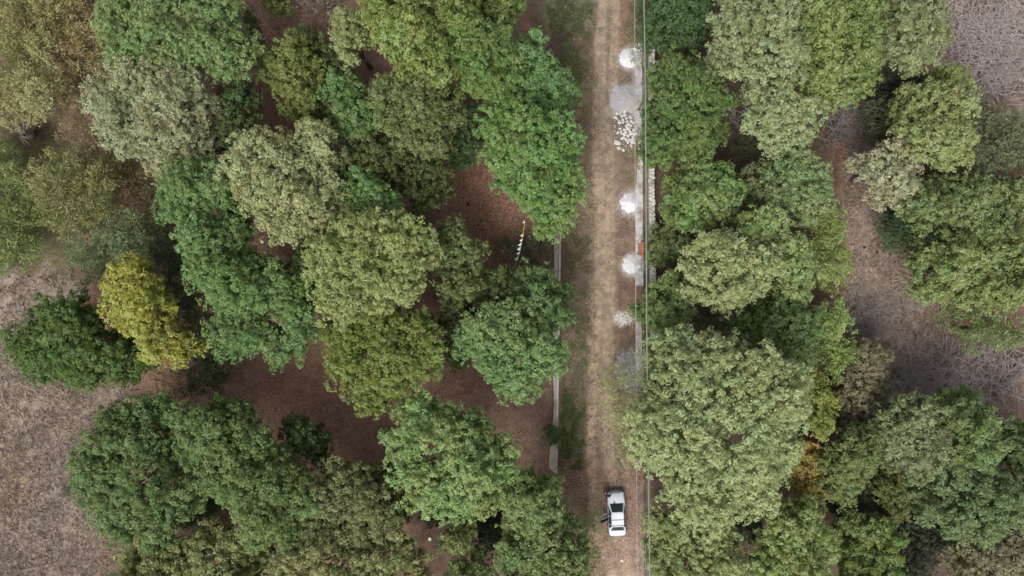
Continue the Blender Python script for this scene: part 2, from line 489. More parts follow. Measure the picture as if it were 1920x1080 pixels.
# orange crate-like barrier plank in the drain edge
mb = MB(); a = P(1202.6, 454, .5); b = P(1206.6, 479, .5)
mb.box(a[0], b[0], b[1], a[1], .12, .50)
mb.box(a[0]-.02, b[0]+.02, a[1]-.05, a[1]+.02, .10, .54); mb.box(a[0]-.02, b[0]+.02, b[1]-.02, b[1]+.05, .10, .54)
M_ORANGE = plain('orange_plastic', (.55, .21, .10), .6, .3)
M_BRICKRED = mottled('reddish_boards', (.33, .16, .12), (.42, .24, .19), 5, .9, .01)
t = empty('orange_board', (0,0,0)); tag(t, 'narrow bright orange board leaning on the pavement by the drain, between two white heaps', 'board')
mb.build('board', M_ORANGE, t)
mb = MB(); a = P(1196, 456, .2); b = P(1201.8, 477, .2)
for i in range(4):
    w = (b[0]-a[0])/4; mb.box(a[0]+i*w+.01, a[0]+(i+1)*w-.01, b[1], a[1], .104, .17)
o = mb.build('wooden_pallet', M_BRICKRED); tag(o, 'faded reddish boards lying flat beside the orange board', 'pallet')

# ------------------------------------------------------------------ heaps
def heap(name, x, y, r, h, mat, label, seed, elong=1.0, spread=1.25, flatc=.5):
    nr, nt_ = 16, 40; c = P(x, y, h*.3); R = r / PPM
    vs = [(0, 0, h)]; fs = []
    nz = Noise(seed)
    for i in range(1, nr+1):
        t = i/nr
        for j in range(nt_):
            a = 2*math.pi*j/nt_
            edge = 1 + .26*(float(nz.f(np.array(math.cos(a)*3.3+9), np.array(math.sin(a)*3.3+9)))-.5)*2
            rr = R*edge*t*spread
            z = h*(max(0, 1-(t*1.02)**1.35)) * (1 if t > .15 else 1) + .16*h*(float(nz.v(np.array(rr*5*math.cos(a)+30), np.array(rr*5*math.sin(a)+30)))-.5)
            if t > .8: z = z*.6
            vs.append((rr*math.cos(a), rr*math.sin(a)*elong, z if i < nr else -.08))
    for j in range(nt_): fs.append((0, 1+j, 1+(j+1)%nt_))
    for i in range(nr-1):
        for j in range(nt_):
            fs.append((1+i*nt_+j, 1+(i+1)*nt_+j, 1+(i+1)*nt_+(j+1)%nt_, 1+i*nt_+(j+1)%nt_))
    mb = MB(); mb.add(vs, fs); o = mb.build(name, mat, None, True)
    o.location = (c[0], c[1], 0); tag(o, label, 'heap'); return o
heap('lime_heap', 1179, 108, 17, .42, M_LIME, 'northernmost round white heap, beside a cream stone and the big grey sand heap', 11, 1.05, 1.08)
heap('sand_heap', 1174, 186, 28, .35, M_SAND, 'largest heap, smooth light grey sand above the scattered white stones', 12, .92, 1.05)
heap('lime_heap', 1181, 381, 17, .45, M_LIME, 'round white heap in the middle, on the road edge above the orange board', 13, 1.0, 1.1)
heap('lime_heap', 1185, 496, 17, .35, M_LIMESP, 'ragged white heap just below the orange board', 14, .95, 1.12)
heap('gravel_heap', 1179, 694, 24, .25, M_GRAVEL, 'low grey heap half hidden under the big pale tree', 15, 1.35, 1.0)

# loose stones
rock_meshes = [blob_mesh('rock', 50+s, 2, .3, .7) for s in range(8)]
for m_ in rock_meshes: m_.materials.append(M_ROCK)
cream = [m_.copy() for m_ in rock_meshes[:3]]
for m_ in cream: m_.materials[0] = M_CREAM
stones = []
def stone(x, y, s, me, label, group=None, name='stone', zz=0):
    o = link(name, me); c = P(x, y, .1)
    o.location = (c[0], c[1], float(gz(c[0], c[1])) + s*.25 + zz); o.rotation_euler = (0, 0, random.uniform(0, 6.3))
    o.scale = (s*random.uniform(.8,1.25), s, s*random.uniform(.8,1.1)); tag(o, label, 'stone', group); return o
GST = 'loose white stones below the grey sand heap'
pts = [(1158,213),(1164,213),(1171,215),(1172,208),(1156,222),(1160,227),(1168,224),(1175,221),(1182,220),(1176,228),
       (1162,230),(1168,230),(1184,227),(1188,230),(1175,236),(1184,236),(1171,243),(1179,241),(1188,243),(1165,246),
       (1181,247),(1186,249),(1165,251),(1158,248),(1171,252),(1178,254),(1183,252),(1189,253),(1191,250),(1169,258),
       (1174,262),(1180,262),(1187,262),(1153,264),(1156,267),(1161,269),(1166,260),(1177,266),(1184,267),(1184,272),
       (1160,278),(1169,281),(1178,233),(1192,260),(1190,268),(1154,219),(1166,218),(1173,248),(1187,257),(1163,241)]
for i, (x, y) in enumerate(pts):
    if (x, y) in ((1160,278),(1169,281)):
        lab = 'cream stone apart at the bottom end of the white stones, %s of the two' % ('left' if x < 1165 else 'right'); g = None; me = cream[i % 3]
    elif (x, y) == (1158,248): lab = 'round white stone standing apart at the left of the stone patch'; g = None; me = rock_meshes[0]
    elif (x, y) == (1156,267): lab = 'large cream stone at the lower left of the stone patch'; g = None; me = cream[1]
    else: lab = 'white stone among the loose stones below the grey sand heap'; g = GST; me = rock_meshes[i % 8]
    if (x, y) == (1153,264): continue
    s = random.uniform(.12, .2)
    if g is None and 'large' in lab: s = .30
    stone(x+random.uniform(-.6,.6), y+random.uniform(-.6,.6), s, me, lab, g)
stone(1196, 87, .40, cream[0], 'cream stone at the upper right of the northernmost white heap')
stone(1191, 91, .22, cream[2], 'small cream stone touching the northernmost white heap')
stone(645, 748, .28, cream[1], 'lone pale stone on the red leaf litter in the left wood')
stone(1176, 724, .17, cream[1], 'small white stone at the lower edge of the low grey heap')
stone(1160, 708, .14, rock_meshes[2], 'small grey stone at the left edge of the low grey heap')
stone(1180, 712, .12, rock_meshes[3], 'small white stone on the low grey heap')
stone(806, 1011, .2, cream[0], 'small pale stone in the dark gap of the lower left wood')
stone(1661, 384, .22, cream[2], 'small white stone at the top of the right clearing')
stone(1235, 983, .14, cream[2], 'small white stone under the trees right of the car')
stone(1166, 1052, .14, rock_meshes[4], 'small pale stone on the track behind the car')
# scattered gravel (uncountable)
def specks(name, n, areas, smin, smax, mat, h=.5, clump=None):
    """small tetra-like chips scattered over polygons"""
    xs, ys_ = [], []
    for poly, w in areas:
        if poly[0] == 'pile':
            k = int(n*w); a_ = rng.uniform(0, 6.28, k); r_ = np.abs(rng.normal(.72, .30, k))
            xs.append(poly[1]+np.cos(a_)*r_*poly[3]); ys_.append(poly[2]+np.sin(a_)*r_*poly[4]); continue
        poly = np.array(poly, float); k = int(n*w); lo = poly.min(0); hi = poly.max(0)
        q = rng.random((k*6, 2))*(hi-lo)+lo; ok = poly_sd(q[:,0], q[:,1], poly) > 0
        if clump is not None: ok &= N3.f(q[:,0]*.06, q[:,1]*.06) > clump
        q = q[ok][:k]; xs.append(q[:,0]); ys_.append(q[:,1])
    x = np.concatenate(xs); y = np.concatenate(ys_); k = len(x)
    wxx = (x-960)/PPM; wyy = (540-y)/PPM; z = gz(wxx, wyy)
    s = rng.uniform(smin, smax, k)
    a = rng.uniform(0, 6.28, k); V = np.zeros((k, 5, 3))
    for i in range(4):
        rr = s*rng.uniform(.6, 1.2, k)
        V[:, i, 0] = wxx + np.cos(a+i*1.57)*rr; V[:, i, 1] = wyy + np.sin(a+i*1.57)*rr; V[:, i, 2] = z - .01
    V[:, 4, 0] = wxx + rng.normal(0, .2, k)*s; V[:, 4, 1] = wyy; V[:, 4, 2] = z + s*h
    b = (np.arange(k)*5)[:, None]
    F = np.concatenate([b+np.array([[i, (i+1) % 4, 4]]) for i in range(4)])
    o = link(name, np_mesh(name, V.reshape(-1, 3), F), None, mat); tag(o, kind='stuff'); return o
TRK = [(1052,0),(1200,0),(1205,1080),(1060,1080)]
specks('gravel', 2600, [([(1150,205),(1194,215),(1196,270),(1180,284),(1152,280)],.12), (('pile',1168,597,17,12),.2), (('pile',1177,695,24,32),.25),([(1188,80),(1206,80),(1206,150),(1190,140)],.15),(TRK,.2)], .03, .075, M_ROCK)
specks('lime_crumbs', 2600, [(('pile',1181,109,20,20),.3),(('pile',1184,382,22,21),.35),(('pile',1188,497,23,20),.35)], .02, .055, M_LIMESP, .5)
specks('pebbles', 5200, [(TRK,1.0)], .02, .06, mottled('tan_pebble', (.30,.25,.20), (.42,.36,.29), 3))
specks('soil_crumbs', 5200, [([(1000,60),(1115,60),(1120,500),(1100,1080),(1050,1080)],.7), (TRK,.3)], .04, .11, mottled('dark_soil', (.06,.045,.035), (.12,.09,.07), 3), .35, .47)
# ------------------------------------------------------------------ foliage
_t = (1+5**.5)/2
_b = bmesh.new(); bmesh.ops.create_icosphere(_b, subdivisions=1, radius=1)
_b.verts.ensure_lookup_table()
ICO_V = np.array([v.co[:] for v in _b.verts]); ICO_F = np.array([[v.index for v in f.verts] for f in _b.faces]); _b.free()

def rdir(n):
    v = rng.normal(size=(n, 3)); return v/np.linalg.norm(v, axis=1, keepdims=True)
def nrm(v): return v/np.maximum(np.linalg.norm(v, axis=1, keepdims=True), 1e-9)

STY = {  # lobe radius, puff radius, leaf len, leaf wid, leaves/m2-ish per puff, upness, core?
 'dense':   dict(lr=(.60,1.25), pr=.33, ll=.20, lw=.13, n=19, core=.60, dens=1.4),
 'fine':    dict(lr=(.55,1.0),  pr=.27, ll=.16, lw=.11, n=15, core=.60, dens=1.65),
 'open':    dict(lr=(.55,1.05), pr=.32, ll=.19, lw=.12, n=17, core=.55, dens=1.2),
 'feather': dict(lr=(.8,1.35), pr=.42, ll=.27, lw=.085, n=22, core=0, dens=1.25),
 'thin':    dict(lr=(.8,1.3), pr=.45, ll=.26, lw=.07, n=16, core=0, dens=.85),
}
leaf_total = 0
RELIEF = 1.2
def crown_mesh(name, poly, zc, depth, style, seed, holes=()):
    """poly in map px; returns mesh in world coordinates and lobe centres"""
    global leaf_total
    S = STY[style]
    poly = np.array(poly, float)
    k = (H-zc)/H/PPM
    W = np.stack([(poly[:,0]-960)*k, (540-poly[:,1])*k], 1)
    lo, hi = W.min(0), W.max(0)
    rmax = S['lr'][1]
    # lobes on the dome: dart throwing with varied radii
    ext = hi-lo
    ncand = int(ext[0]*ext[1]*26)+80
    cx = rng.uniform(lo[0], hi[0], ncand); cy = rng.uniform(lo[1], hi[1], ncand)
    sd = poly_sd(cx, cy, W)
    nz = Noise(seed)
    sd = sd + (nz.f(cx*.5, cy*.5)-.5)*2.2 + (nz.f(cx*.16+7, cy*.16)-.5)*1.8
    D = max(sd.max(), .8)
    r = rng.uniform(S['lr'][0], S['lr'][1], ncand)
    r = np.minimum(r, .45*D+.25)
    inset = .28*r
    ok = sd > inset
    for hp, hr in holes:
        hx, hy, _ = P(hp[0], hp[1], zc); ok &= np.hypot(cx-hx, cy-hy) > hr/PPM + r*.8
    cx, cy, r, sd = cx[ok], cy[ok], r[ok], sd[ok]
    keep = []
    for i in range(len(cx)):
        good = True
        for j in keep:
            if (cx[i]-cx[j])**2+(cy[i]-cy[j])**2 < (.50*(r[i]+r[j]))**2: good = False; break
        if good: keep.append(i)
    cx, cy, r, sd = cx[keep], cy[keep], r[keep], sd[keep]
    if len(cx) == 0:
        cx = np.array([W[:,0].mean()]); cy = np.array([W[:,1].mean()]); r = np.array([.6]); sd = np.array([.6])
    depth *= .8
    t = np.clip((sd-.4*r)/min(D, 4.0), 0, 1)
    z = zc + depth*(np.sqrt(1-(1-t)**2) - .25) + rng.uniform(-.45, .45, len(cx))*min(1.0, D/2.5) + (nz.f(cx*.35+50, cy*.35)-.5)*2.2
    # bouquets: groups of lobes that rise above the furrows between them
    nb = max(int(ext[0]*ext[1]/2.9), 2)
    bx = rng.uniform(lo[0], hi[0], nb); by = rng.uniform(lo[1], hi[1], nb); bh = rng.uniform(.3, 1.2, nb); bw = rng.uniform(.85, 1.9, nb)
    dd = np.hypot(cx[:,None]-bx, cy[:,None]-by)
    z = z + ((1-np.clip(dd/bw, 0, 1)**2)*bh*RELIEF*min(1, D/2.2)).max(1)
    nb = max(int(ext[0]*ext[1]/9), 2)
    bx = rng.uniform(lo[0], hi[0], nb); by = rng.uniform(lo[1], hi[1], nb); bh = rng.uniform(.6, 1.0, nb); bw = rng.uniform(1.7, 2.9, nb)
    dd = np.hypot(cx[:,None]-bx, cy[:,None]-by)
    z = z + (np.sqrt(np.clip(1-(dd/bw)**2, 0, 1))*bh).max(1)*2.0*min(1, D/2.5) - .8
    Lc = np.stack([cx, cy, z], 1); Lr = r.copy()
    # skirt lobes lower round the rim
    rim = sd < 2.2
    if rim.any():
        c = W.mean(0)
        q = Lc[rim].copy(); q[:, :2] += (c-q[:, :2])*.10; q[:, 2] -= rng.uniform(.9, 1.7, rim.sum())
        Lc = np.concatenate([Lc, q]); Lr = np.concatenate([Lr, Lr[rim]*.9])
        q2 = q[::2].copy(); q2[:, :2] += (c-q2[:, :2])*.16; q2[:, 2] -= rng.uniform(.8, 1.4, len(q2))
        Lc = np.concatenate([Lc, q2]); Lr = np.concatenate([Lr, Lr[len(cx):][::2]*.8])
    # lower storey of foliage inside the crown closes the gaps between the lobes
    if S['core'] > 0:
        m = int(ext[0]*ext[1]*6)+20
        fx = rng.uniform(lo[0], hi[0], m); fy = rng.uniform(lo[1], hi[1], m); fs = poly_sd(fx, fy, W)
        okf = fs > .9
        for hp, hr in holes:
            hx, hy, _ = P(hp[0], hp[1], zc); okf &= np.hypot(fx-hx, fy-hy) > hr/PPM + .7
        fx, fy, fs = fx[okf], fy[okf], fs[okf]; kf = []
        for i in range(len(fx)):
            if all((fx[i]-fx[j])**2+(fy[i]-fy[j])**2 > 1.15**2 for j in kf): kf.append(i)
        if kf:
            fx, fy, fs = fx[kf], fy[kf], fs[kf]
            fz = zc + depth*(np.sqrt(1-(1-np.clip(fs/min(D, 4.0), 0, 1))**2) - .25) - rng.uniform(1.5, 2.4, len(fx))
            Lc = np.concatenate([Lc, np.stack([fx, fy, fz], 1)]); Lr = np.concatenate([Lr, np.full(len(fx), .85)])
    nl = len(Lc)
    lobe_h = rng.uniform(0, 1, nl); lobe_t = rng.uniform(-.10, .10, nl)
    # puffs over the lobes
    npf = np.maximum((Lr**2 * 19 * S['dens'] * (.30/S['pr'])**1.2).astype(int), 5)
    li = np.repeat(np.arange(nl), npf)
    d = rdir(len(li)*2); d = d[d[:,2] > -.35]
    while len(d) < len(li): d = np.concatenate([d, d])
    d = d[:len(li)]
    # lobes are not balls: squash and shear each
    sq = rng.uniform(.75, 1.15, (nl, 3)); sq[:, 2] *= .9
    pc = Lc[li] + d*sq[li]*Lr[li][:,None]*rng.uniform(.55, 1.12, (len(li), 1)) + rng.normal(0, .10, (len(li), 3))
    ok = np.ones(len(li), bool)
    for j in range(nl):
        dd = np.linalg.norm(pc-Lc[j], axis=1); ok &= ~((dd < .52*Lr[j]) & (li != j))
    pc, li, d = pc[ok], li[ok], d[ok]
    npu = len(pc)
    pr = S['pr']*rng.uniform(.7, 1.3, npu)
    pt = rng.uniform(0, 1, npu)
    # leaves on the puffs
    nlv = np.maximum((S['n']*(pr/S['pr'])**2).astype(int), 4)
    nlv = np.where(d[:,2] < 0, (nlv*.6).astype(int)+1, nlv)
    pi = np.repeat(np.arange(npu), nlv); n = len(pi); leaf_total += n
    dl = nrm(rdir(n) + d[pi]*.55 + np.array([0,0,.35]))
    pos = pc[pi] + dl*pr[pi][:,None]*rng.uniform(.45, 1.05, (n, 1))
    if style in ('feather', 'thin'):
        nor = nrm(rdir(n) + np.array([0,0,.5]))
        ax = nrm(d[pi]*.8 + rdir(n)*.7 + np.array([0,0,-.15]))
    else:
        nor = nrm(dl*.85 + rdir(n)*.5 + np.array([0,0,.45]))
        ax = rdir(n)
    u = nrm(np.cross(nor, ax)); v = np.cross(nor, u)
    if style in ('feather', 'thin'): u, v = ax, nrm(np.cross(ax, nor))
    s = rng.uniform(.65, 1.35, (n, 1))
    u = u*S['ll']*s*.5; v = v*S['lw']*s*.5
    V = np.stack([pos-u, pos+u*.7-v*1.15, pos+u*.7+v*1.15], 1)
    V = V.reshape(-1, 3)
    F = np.arange(n*3).reshape(-1, 3)
    tint = np.clip(.5 + lobe_t[li][pi] + (pt[pi]-.5)*.34 + rng.uniform(-.12, .12, n), 0, 1)
    hue = np.clip(.5 + (lobe_h[li][pi]-.5)*.7 + (pt[pi]-.5)*.3 + rng.uniform(-.2, .2, n), 0, 1)
    # inner foliage mass, as quads (triangle + doubled vertex avoided: split ico tris to quads via midpoint fan)
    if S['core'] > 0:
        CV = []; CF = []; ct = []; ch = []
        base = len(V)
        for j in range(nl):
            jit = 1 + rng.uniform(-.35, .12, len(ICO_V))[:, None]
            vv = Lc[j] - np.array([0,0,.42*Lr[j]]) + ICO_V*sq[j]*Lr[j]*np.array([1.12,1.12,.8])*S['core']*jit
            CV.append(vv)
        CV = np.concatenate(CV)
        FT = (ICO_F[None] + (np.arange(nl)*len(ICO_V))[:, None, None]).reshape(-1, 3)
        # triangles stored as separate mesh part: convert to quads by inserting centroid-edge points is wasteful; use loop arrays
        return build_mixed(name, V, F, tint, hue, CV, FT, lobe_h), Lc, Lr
    return np_mesh(name, V, F, dict(tint=tint, hue=hue)), Lc, Lr

def build_mixed(name, V, F, tint, hue, CV, FT, lobe_h):
    me = bpy.data.meshes.new(name)
    nv = len(V); A = np.concatenate([V, CV]).astype(np.float32)
    me.vertices.add(len(A)); me.vertices.foreach_set('co', A.ravel())
    loops = np.concatenate([F.ravel(), (FT+nv).ravel()]).astype(np.int32)
    me.loops.add(len(loops)); me.loops.foreach_set('vertex_index', loops)
    npoly = len(F)+len(FT); me.polygons.add(npoly)
    tot = np.concatenate([np.full(len(F), 3), np.full(len(FT), 3)]).astype(np.int32)
    st = np.concatenate([[0], np.cumsum(tot)[:-1]]).astype(np.int32)
    me.polygons.foreach_set('loop_start', st); me.polygons.foreach_set('loop_total', tot)
    me.update(calc_edges=True)
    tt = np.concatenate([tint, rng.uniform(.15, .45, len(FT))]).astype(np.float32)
    hh = np.concatenate([hue, np.repeat(lobe_h, len(FT)//len(lobe_h))]).astype(np.float32)
    a = me.attributes.new('tint', 'FLOAT', 'FACE'); a.data.foreach_set('value', tt)
    a = me.attributes.new('hue', 'FLOAT', 'FACE'); a.data.foreach_set('value', hh)
    return me

def limbs(mb, root, Lc, k, r0, fork=.45, thin=.04, extra=0):
    """tapered trunk to a fork, limbs to lobes, forked twigs"""
    c = Lc.mean(0); zt = Lc[:, 2].min()
    fk = Vector((root[0]*.6+c[0]*.4, root[1]*.6+c[1]*.4, max(zt*fork, .8)))
    mid = Vector(root).lerp(fk, .5) + Vector((random.uniform(-.2,.2), random.uniform(-.2,.2), 0))
    mb.tube([(root[0], root[1], -.15), mid, fk], [r0*1.25, r0, r0*.85], 8)
    sel = random.sample(range(len(Lc)), min(k, len(Lc)))
    for i in sel:
        tgt = Vector(Lc[i]); m = fk.lerp(tgt, .5) + Vector((random.uniform(-.4,.4), random.uniform(-.4,.4), random.uniform(0,.5)))
        mb.tube([fk, fk.lerp(m, .5), m, tgt], [r0*.6, r0*.45, r0*.32, thin], 5)
        for e in range(extra):
            s = m.lerp(tgt, random.uniform(.2, .9))
            d = Vector((random.gauss(0,1), random.gauss(0,1), random.gauss(.4,.5))).normalized()
            ln = random.uniform(.6, 1.5)
            a = s+d*ln*.5+Vector((random.gauss(0,.1),)*3); b = s+d*ln
            mb.tube([s, a, b], [thin*.8, thin*.55, thin*.25], 3)

TREES = []
SAT = .87
GROUPS = {}
def tree(name, cat, label, style, rgb, zc, depth, poly, gain=1.0, holes=(), trunk=True, bark=None, group=None, tw=0, kl=7):
    seed = len(TREES)+100
    poly = np.array(poly, float)
    me, Lc, Lr = crown_mesh('crown', poly, zc, depth, style, seed, holes)
    c = Lc[:, :2].mean(0)
    root = empty(name, (c[0], c[1], 0)); tag(root, label, cat, group)
    me.materials.append(M_LEAF)
    me.transform(Matrix.Translation((-c[0], -c[1], 0)))
    o = link('crown', me, root)
    lc = lin(rgb); lum = lc @ np.array([.3,.59,.11]); lc = np.clip((lum + (lc-lum)*SAT)*gain*(1.3 if style in ('feather','thin') else 1)*np.array([1.075,1.01,.83]), 0, .8); o.color = (lc[0], lc[1], lc[2], 1)
    if trunk:
        mb = MB(); L2 = Lc.copy(); L2[:, :2] -= c
        area_ = len(Lc)
        r0 = np.clip(.09+.012*math.sqrt(area_)*1.6, .08, .30)
        limbs(mb, (0, 0, 0), L2, kl if area_ > 6 else 3, r0*(1 if zc > 4 else .6), .45, .035, tw)
        mb.build('trunk', bark or M_BARK, root, True)
    TREES.append(root); return root
G = 1.0   # overall leaf brightness
T = lambda label, style, rgb, zc, depth, poly, **k: tree(k.pop('name', 'broadleaf_tree'), k.pop('cat', 'tree'), label, style, rgb, zc, depth, poly, gain=G*k.pop('g', 1), **k)
# colours are leaf colours, chosen per species from the photograph
BRIGHT=(118,150,78); GREEN=(102,132,70); DEEP=(82,108,56); COOL=(100,132,80); PALE=(150,164,118); SAGE=(136,156,104)
OLIVE=(122,134,76); DOLIVE=(102,114,64); MOSS=(108,132,62); YEL=(154,162,54); YG=(150,168,78); GREY=(128,138,112); BROWN=(132,122,94); BLUE=(84,104,78)

# ---- upper left
T('wispy olive tree in the top left corner of the wood','feather',(138,142,92),4.5,1.6,[(-60,-60),(110,-60),(125,40),(110,100),(20,120),(-60,110)])
T('brownish thin-leaved tree between the top left corner and the bright dense tree','thin',(142,132,90),4,1.5,[(105,-60),(205,-60),(212,60),(205,140),(165,160),(120,110),(110,20)])
T('pale olive wispy tree on the left edge above the dark hollow','feather',(146,150,106),4.2,1.8,[(-60,115),(60,110),(120,140),(130,205),(100,225),(30,232),(-60,225)])
T('greyish-brown thin shrubs left of the pale round tree','thin',(132,116,96),2.5,1.0,[(120,150),(200,160),(190,220),(220,280),(170,300),(120,260)],name='bush',cat='bush')
T('soft green low tree on the left edge below the dark hollow','feather',(116,136,78),3.2,1.5,[(-60,272),(30,285),(70,330),(70,400),(60,480),(-60,520)])
T('broad olive-brown wispy tree below the dark hollow','feather',(124,130,82),3.5,1.6,[(80,305),(135,285),(200,290),(225,340),(215,400),(160,430),(110,440),(70,390)])
T('brown thin shrub on the litter right of the broad olive-brown tree','thin',(112,100,76),2,.9,[(220,330),(300,340),(320,390),(250,410),(190,420)],name='bush',cat='bush')
T('very dense bright green domed tree at the top left','fine',(118,148,88),10,3.4,[(205,-60),(440,-60),(452,0),(478,70),(482,125),(455,150),(400,150),(330,130),(260,125),(215,118),(202,60)])
T('dark undergrowth tree peeping out right of the dense domed tree','open',DEEP,6,1.6,[(440,-40),(470,20),(488,80),(490,130),(465,140),(455,70)])
T('round pale grey-green tree right of the wispy corner trees','fine',(152,162,126),9.5,3.2,[(250,105),(300,98),(340,120),(385,150),(412,185),(400,225),(385,270),(335,318),(285,322),(235,305),(195,255),(170,205),(188,150),(215,130)])
T('shaded green tree squeezed right of the round pale tree','open',(84,108,66),6.5,2.2,[(395,130),(465,145),(490,190),(490,240),(460,285),(410,292),(390,260),(410,210)])
T('small dark tree under the lower right of the round pale tree','open',(70,98,60),5.5,1.5,[(340,285),(385,270),(420,290),(405,320),(350,315)])
T('mid-olive tree on the red litter left of the top cluster','open',(116,132,62),7,2.6,[(487,125),(505,95),(560,72),(600,90),(618,130),(610,190),(590,225),(560,220),(525,190),(495,165)])
T('dull dark green tree behind the mid-olive one','open',(86,102,60),5.8,2.0,[(520,70),(560,50),(620,75),(665,120),(655,190),(620,215),(600,160),(570,90)])
T('grey leafless tree with twisted pale branches at the top','thin',(112,106,96),4.5,1.4,[(555,-50),(650,-50),(650,10),(620,40),(570,20)],name='bare_tree',bark=M_PALEBARK,tw=9,kl=14)
T('small tree cut by the top edge beside the leafless one','open',OLIVE,5,1.5,[(480,-60),(545,-60),(550,10),(520,20),(490,5)])
T('small vivid green tree between the mid-olive tree and the top cluster','dense',(104,140,78),8.5,2.2,[(625,140),(655,138),(688,170),(695,210),(705,252),(665,262),(630,250),(612,200)])
T('small olive bush tree under the mid-olive tree on the red litter','open',(112,128,60),4.5,1.3,[(560,205),(600,195),(625,225),(610,255),(575,250)])
# ---- top cluster
T('pale sage tree at the left of the big top cluster','fine',(140,156,102),9.5,2.2,[(630,25),(665,20),(690,50),(690,90),(665,125),(635,115),(622,70)])
T('tallest bright yellow-green tree of the big top cluster','dense',(124,150,72),11.5,3.4,[(668,-60),(800,-60),(815,40),(835,100),(845,160),(820,170),(790,140),(760,150),(735,120),(690,70),(680,20)])
T('bright green tree at the top edge right of the tallest one','dense',(118,148,70),10.8,3.0,[(800,-60),(895,-60),(895,20),(890,70),(860,100),(825,90),(812,20)])
T('green tree touching the top edge left of the track verge','open',(112,140,70),8.5,2.2,[(895,-60),(985,-60),(988,10),(960,45),(915,40),(893,10)])
T('mid-green tree on the right shoulder of the big top cluster','dense',(106,138,68),9.8,2.8,[(870,50),(930,45),(965,70),(975,120),(960,160),(930,195),(890,190),(850,150),(850,90)])
T('dull olive tree at the centre of the big top cluster','dense',(108,126,72),9.6,3.2,[(705,150),(740,140),(800,155),(850,160),(880,200),(855,250),(845,290),(800,295),(750,280),(705,250),(698,190)])
T('dark olive tree below the big top cluster','open',(90,106,58),7,2.4,[(690,262),(760,275),(830,290),(845,330),(835,400),(790,410),(760,380),(720,340),(650,320),(640,280)])
T('dark green low tree at the right of the top cluster','open',(78,108,68),6,1.8,[(850,260),(880,200),(925,205),(930,250),(900,290),(860,330),(840,300)],holes=[((908,215),10)])
T('bright cool green tree leaning toward the track, upper of two','dense',(100,142,82),9,2.6,[(978,70),(1005,58),(1026,95),(1048,132),(1074,158),(1062,198),(1030,225),(985,220),(965,180),(972,120)])
T('large bright green tree overhanging the track, lower of two','dense',(108,148,76),9.5,3.2,[(915,200),(960,180),(1000,208),(1045,220),(1082,250),(1088,300),(1080,350),(1070,400),(1048,430),(1015,440),(975,415),(965,375),(925,335),(905,270)])
# ---- middle left
T('blue-green feathery tree left of the long green one','feather',(100,122,86),4,1.6,[(145,465),(195,440),(250,400),(290,420),(305,470),(280,500),(220,500),(170,530),(145,520)])
T('dark feathery tree behind the yellow tree','feather',(78,96,72),3.5,1.4,[(290,440),(335,450),(365,520),(375,590),(350,600),(310,540),(280,490)])
T('low dark shrub on the litter below the yellow tree','feather',(80,94,68),2.4,1.0,[(355,600),(400,610),(435,670),(430,740),(380,730),(350,680)],name='bush',cat='bush')
T('bright golden yellow tree in the left wood','dense',YEL,8.5,2.4,[(200,560),(196,533),(222,506),(242,488),(276,483),(288,520),(318,556),(342,588),(344,615),(368,640),(360,660),(338,680),(306,680),(290,668),(278,645),(248,624),(216,606),(198,588)])
T('dark green round tree at the far left beside the golden tree','dense',(84,116,48),7.5,3.0,[(38,650),(62,590),(95,548),(150,540),(190,570),(215,625),(285,655),(290,690),(240,712),(190,722),(150,730),(95,722),(55,700),(35,675)])
T('pale grey-green tree with open crown in the middle left','dense',(152,164,116),10.5,3.0,[(430,300),(455,270),(480,260),(520,243),(555,258),(580,237),(620,250),(638,290),(630,325),(655,360),(645,400),(620,435),(585,440),(555,465),(510,450),(470,420),(470,380),(445,350),(428,325)])
T('vivid green tree left of the pale open-crowned one','dense',(106,142,80),9,3.0,[(340,310),(375,290),(410,305),(435,345),(468,385),(470,430),(445,470),(400,490),(365,460),(335,420),(308,400),(325,350)])
T('green tree in the middle of the long left clump','dense',(102,138,72),9,2.8,[(365,480),(400,470),(450,460),(500,480),(560,505),(590,560),(560,600),(490,590),(440,600),(395,580),(365,540)])
T('green tree with a pointed lower end over the red clearing','dense',(106,140,80),8.3,2.8,[(390,590),(440,590),(500,585),(560,585),(600,560),(608,620),(585,660),(545,675),(520,700),(500,670),(470,655),(440,668),(415,640)],holes=[((530,595),16)])
T('small dull green tree between the long clump and the central olive tree','open',(94,118,68),7,2.0,[(545,465),(600,450),(600,500),(600,560),(620,600),(570,560),(540,500)])
T('green treetop just above the central olive tree','dense',(102,142,76),9.8,2.6,[(660,330),(690,312),(722,338),(755,375),(775,400),(740,420),(690,420),(650,400),(640,360)])
T('large rounded olive-green tree in the centre of the wood','dense',(138,156,90),11,3.6,[(590,480),(610,445),(655,410),(710,392),(770,405),(800,430),(820,485),(805,535),(770,575),(715,580),(670,600),(620,580),(590,530)])
T('dull green tree right of the large rounded one','dense',(108,128,76),7.5,2.4,[(805,425),(840,418),(880,450),(900,490),(898,550),(870,595),(830,600),(812,560),(825,490)])
T('mossy yellow-green tree below the large rounded one','dense',(112,134,54),9.6,3.2,[(625,615),(660,590),(720,588),(775,570),(825,590),(838,650),(825,700),(780,725),(745,745),(705,765),(675,730),(640,700),(618,660)])
T('narrow shaded tree between the mossy tree and the wall-side trees','open',(86,108,62),6,1.8,[(820,590),(865,590),(875,640),(860,690),(830,680),(835,630)])
T('deep green tree beside the wall, below the string of pennants','dense',(96,128,72),8,2.4,[(985,495),(1035,495),(1055,535),(1052,590),(1015,610),(980,590),(965,540)])
T('dull green tree left of the deep green one, below the pennants','open',(96,118,70),7,2.0,[(905,510),(930,488),(970,498),(985,540),(965,580),(920,585),(895,560)])
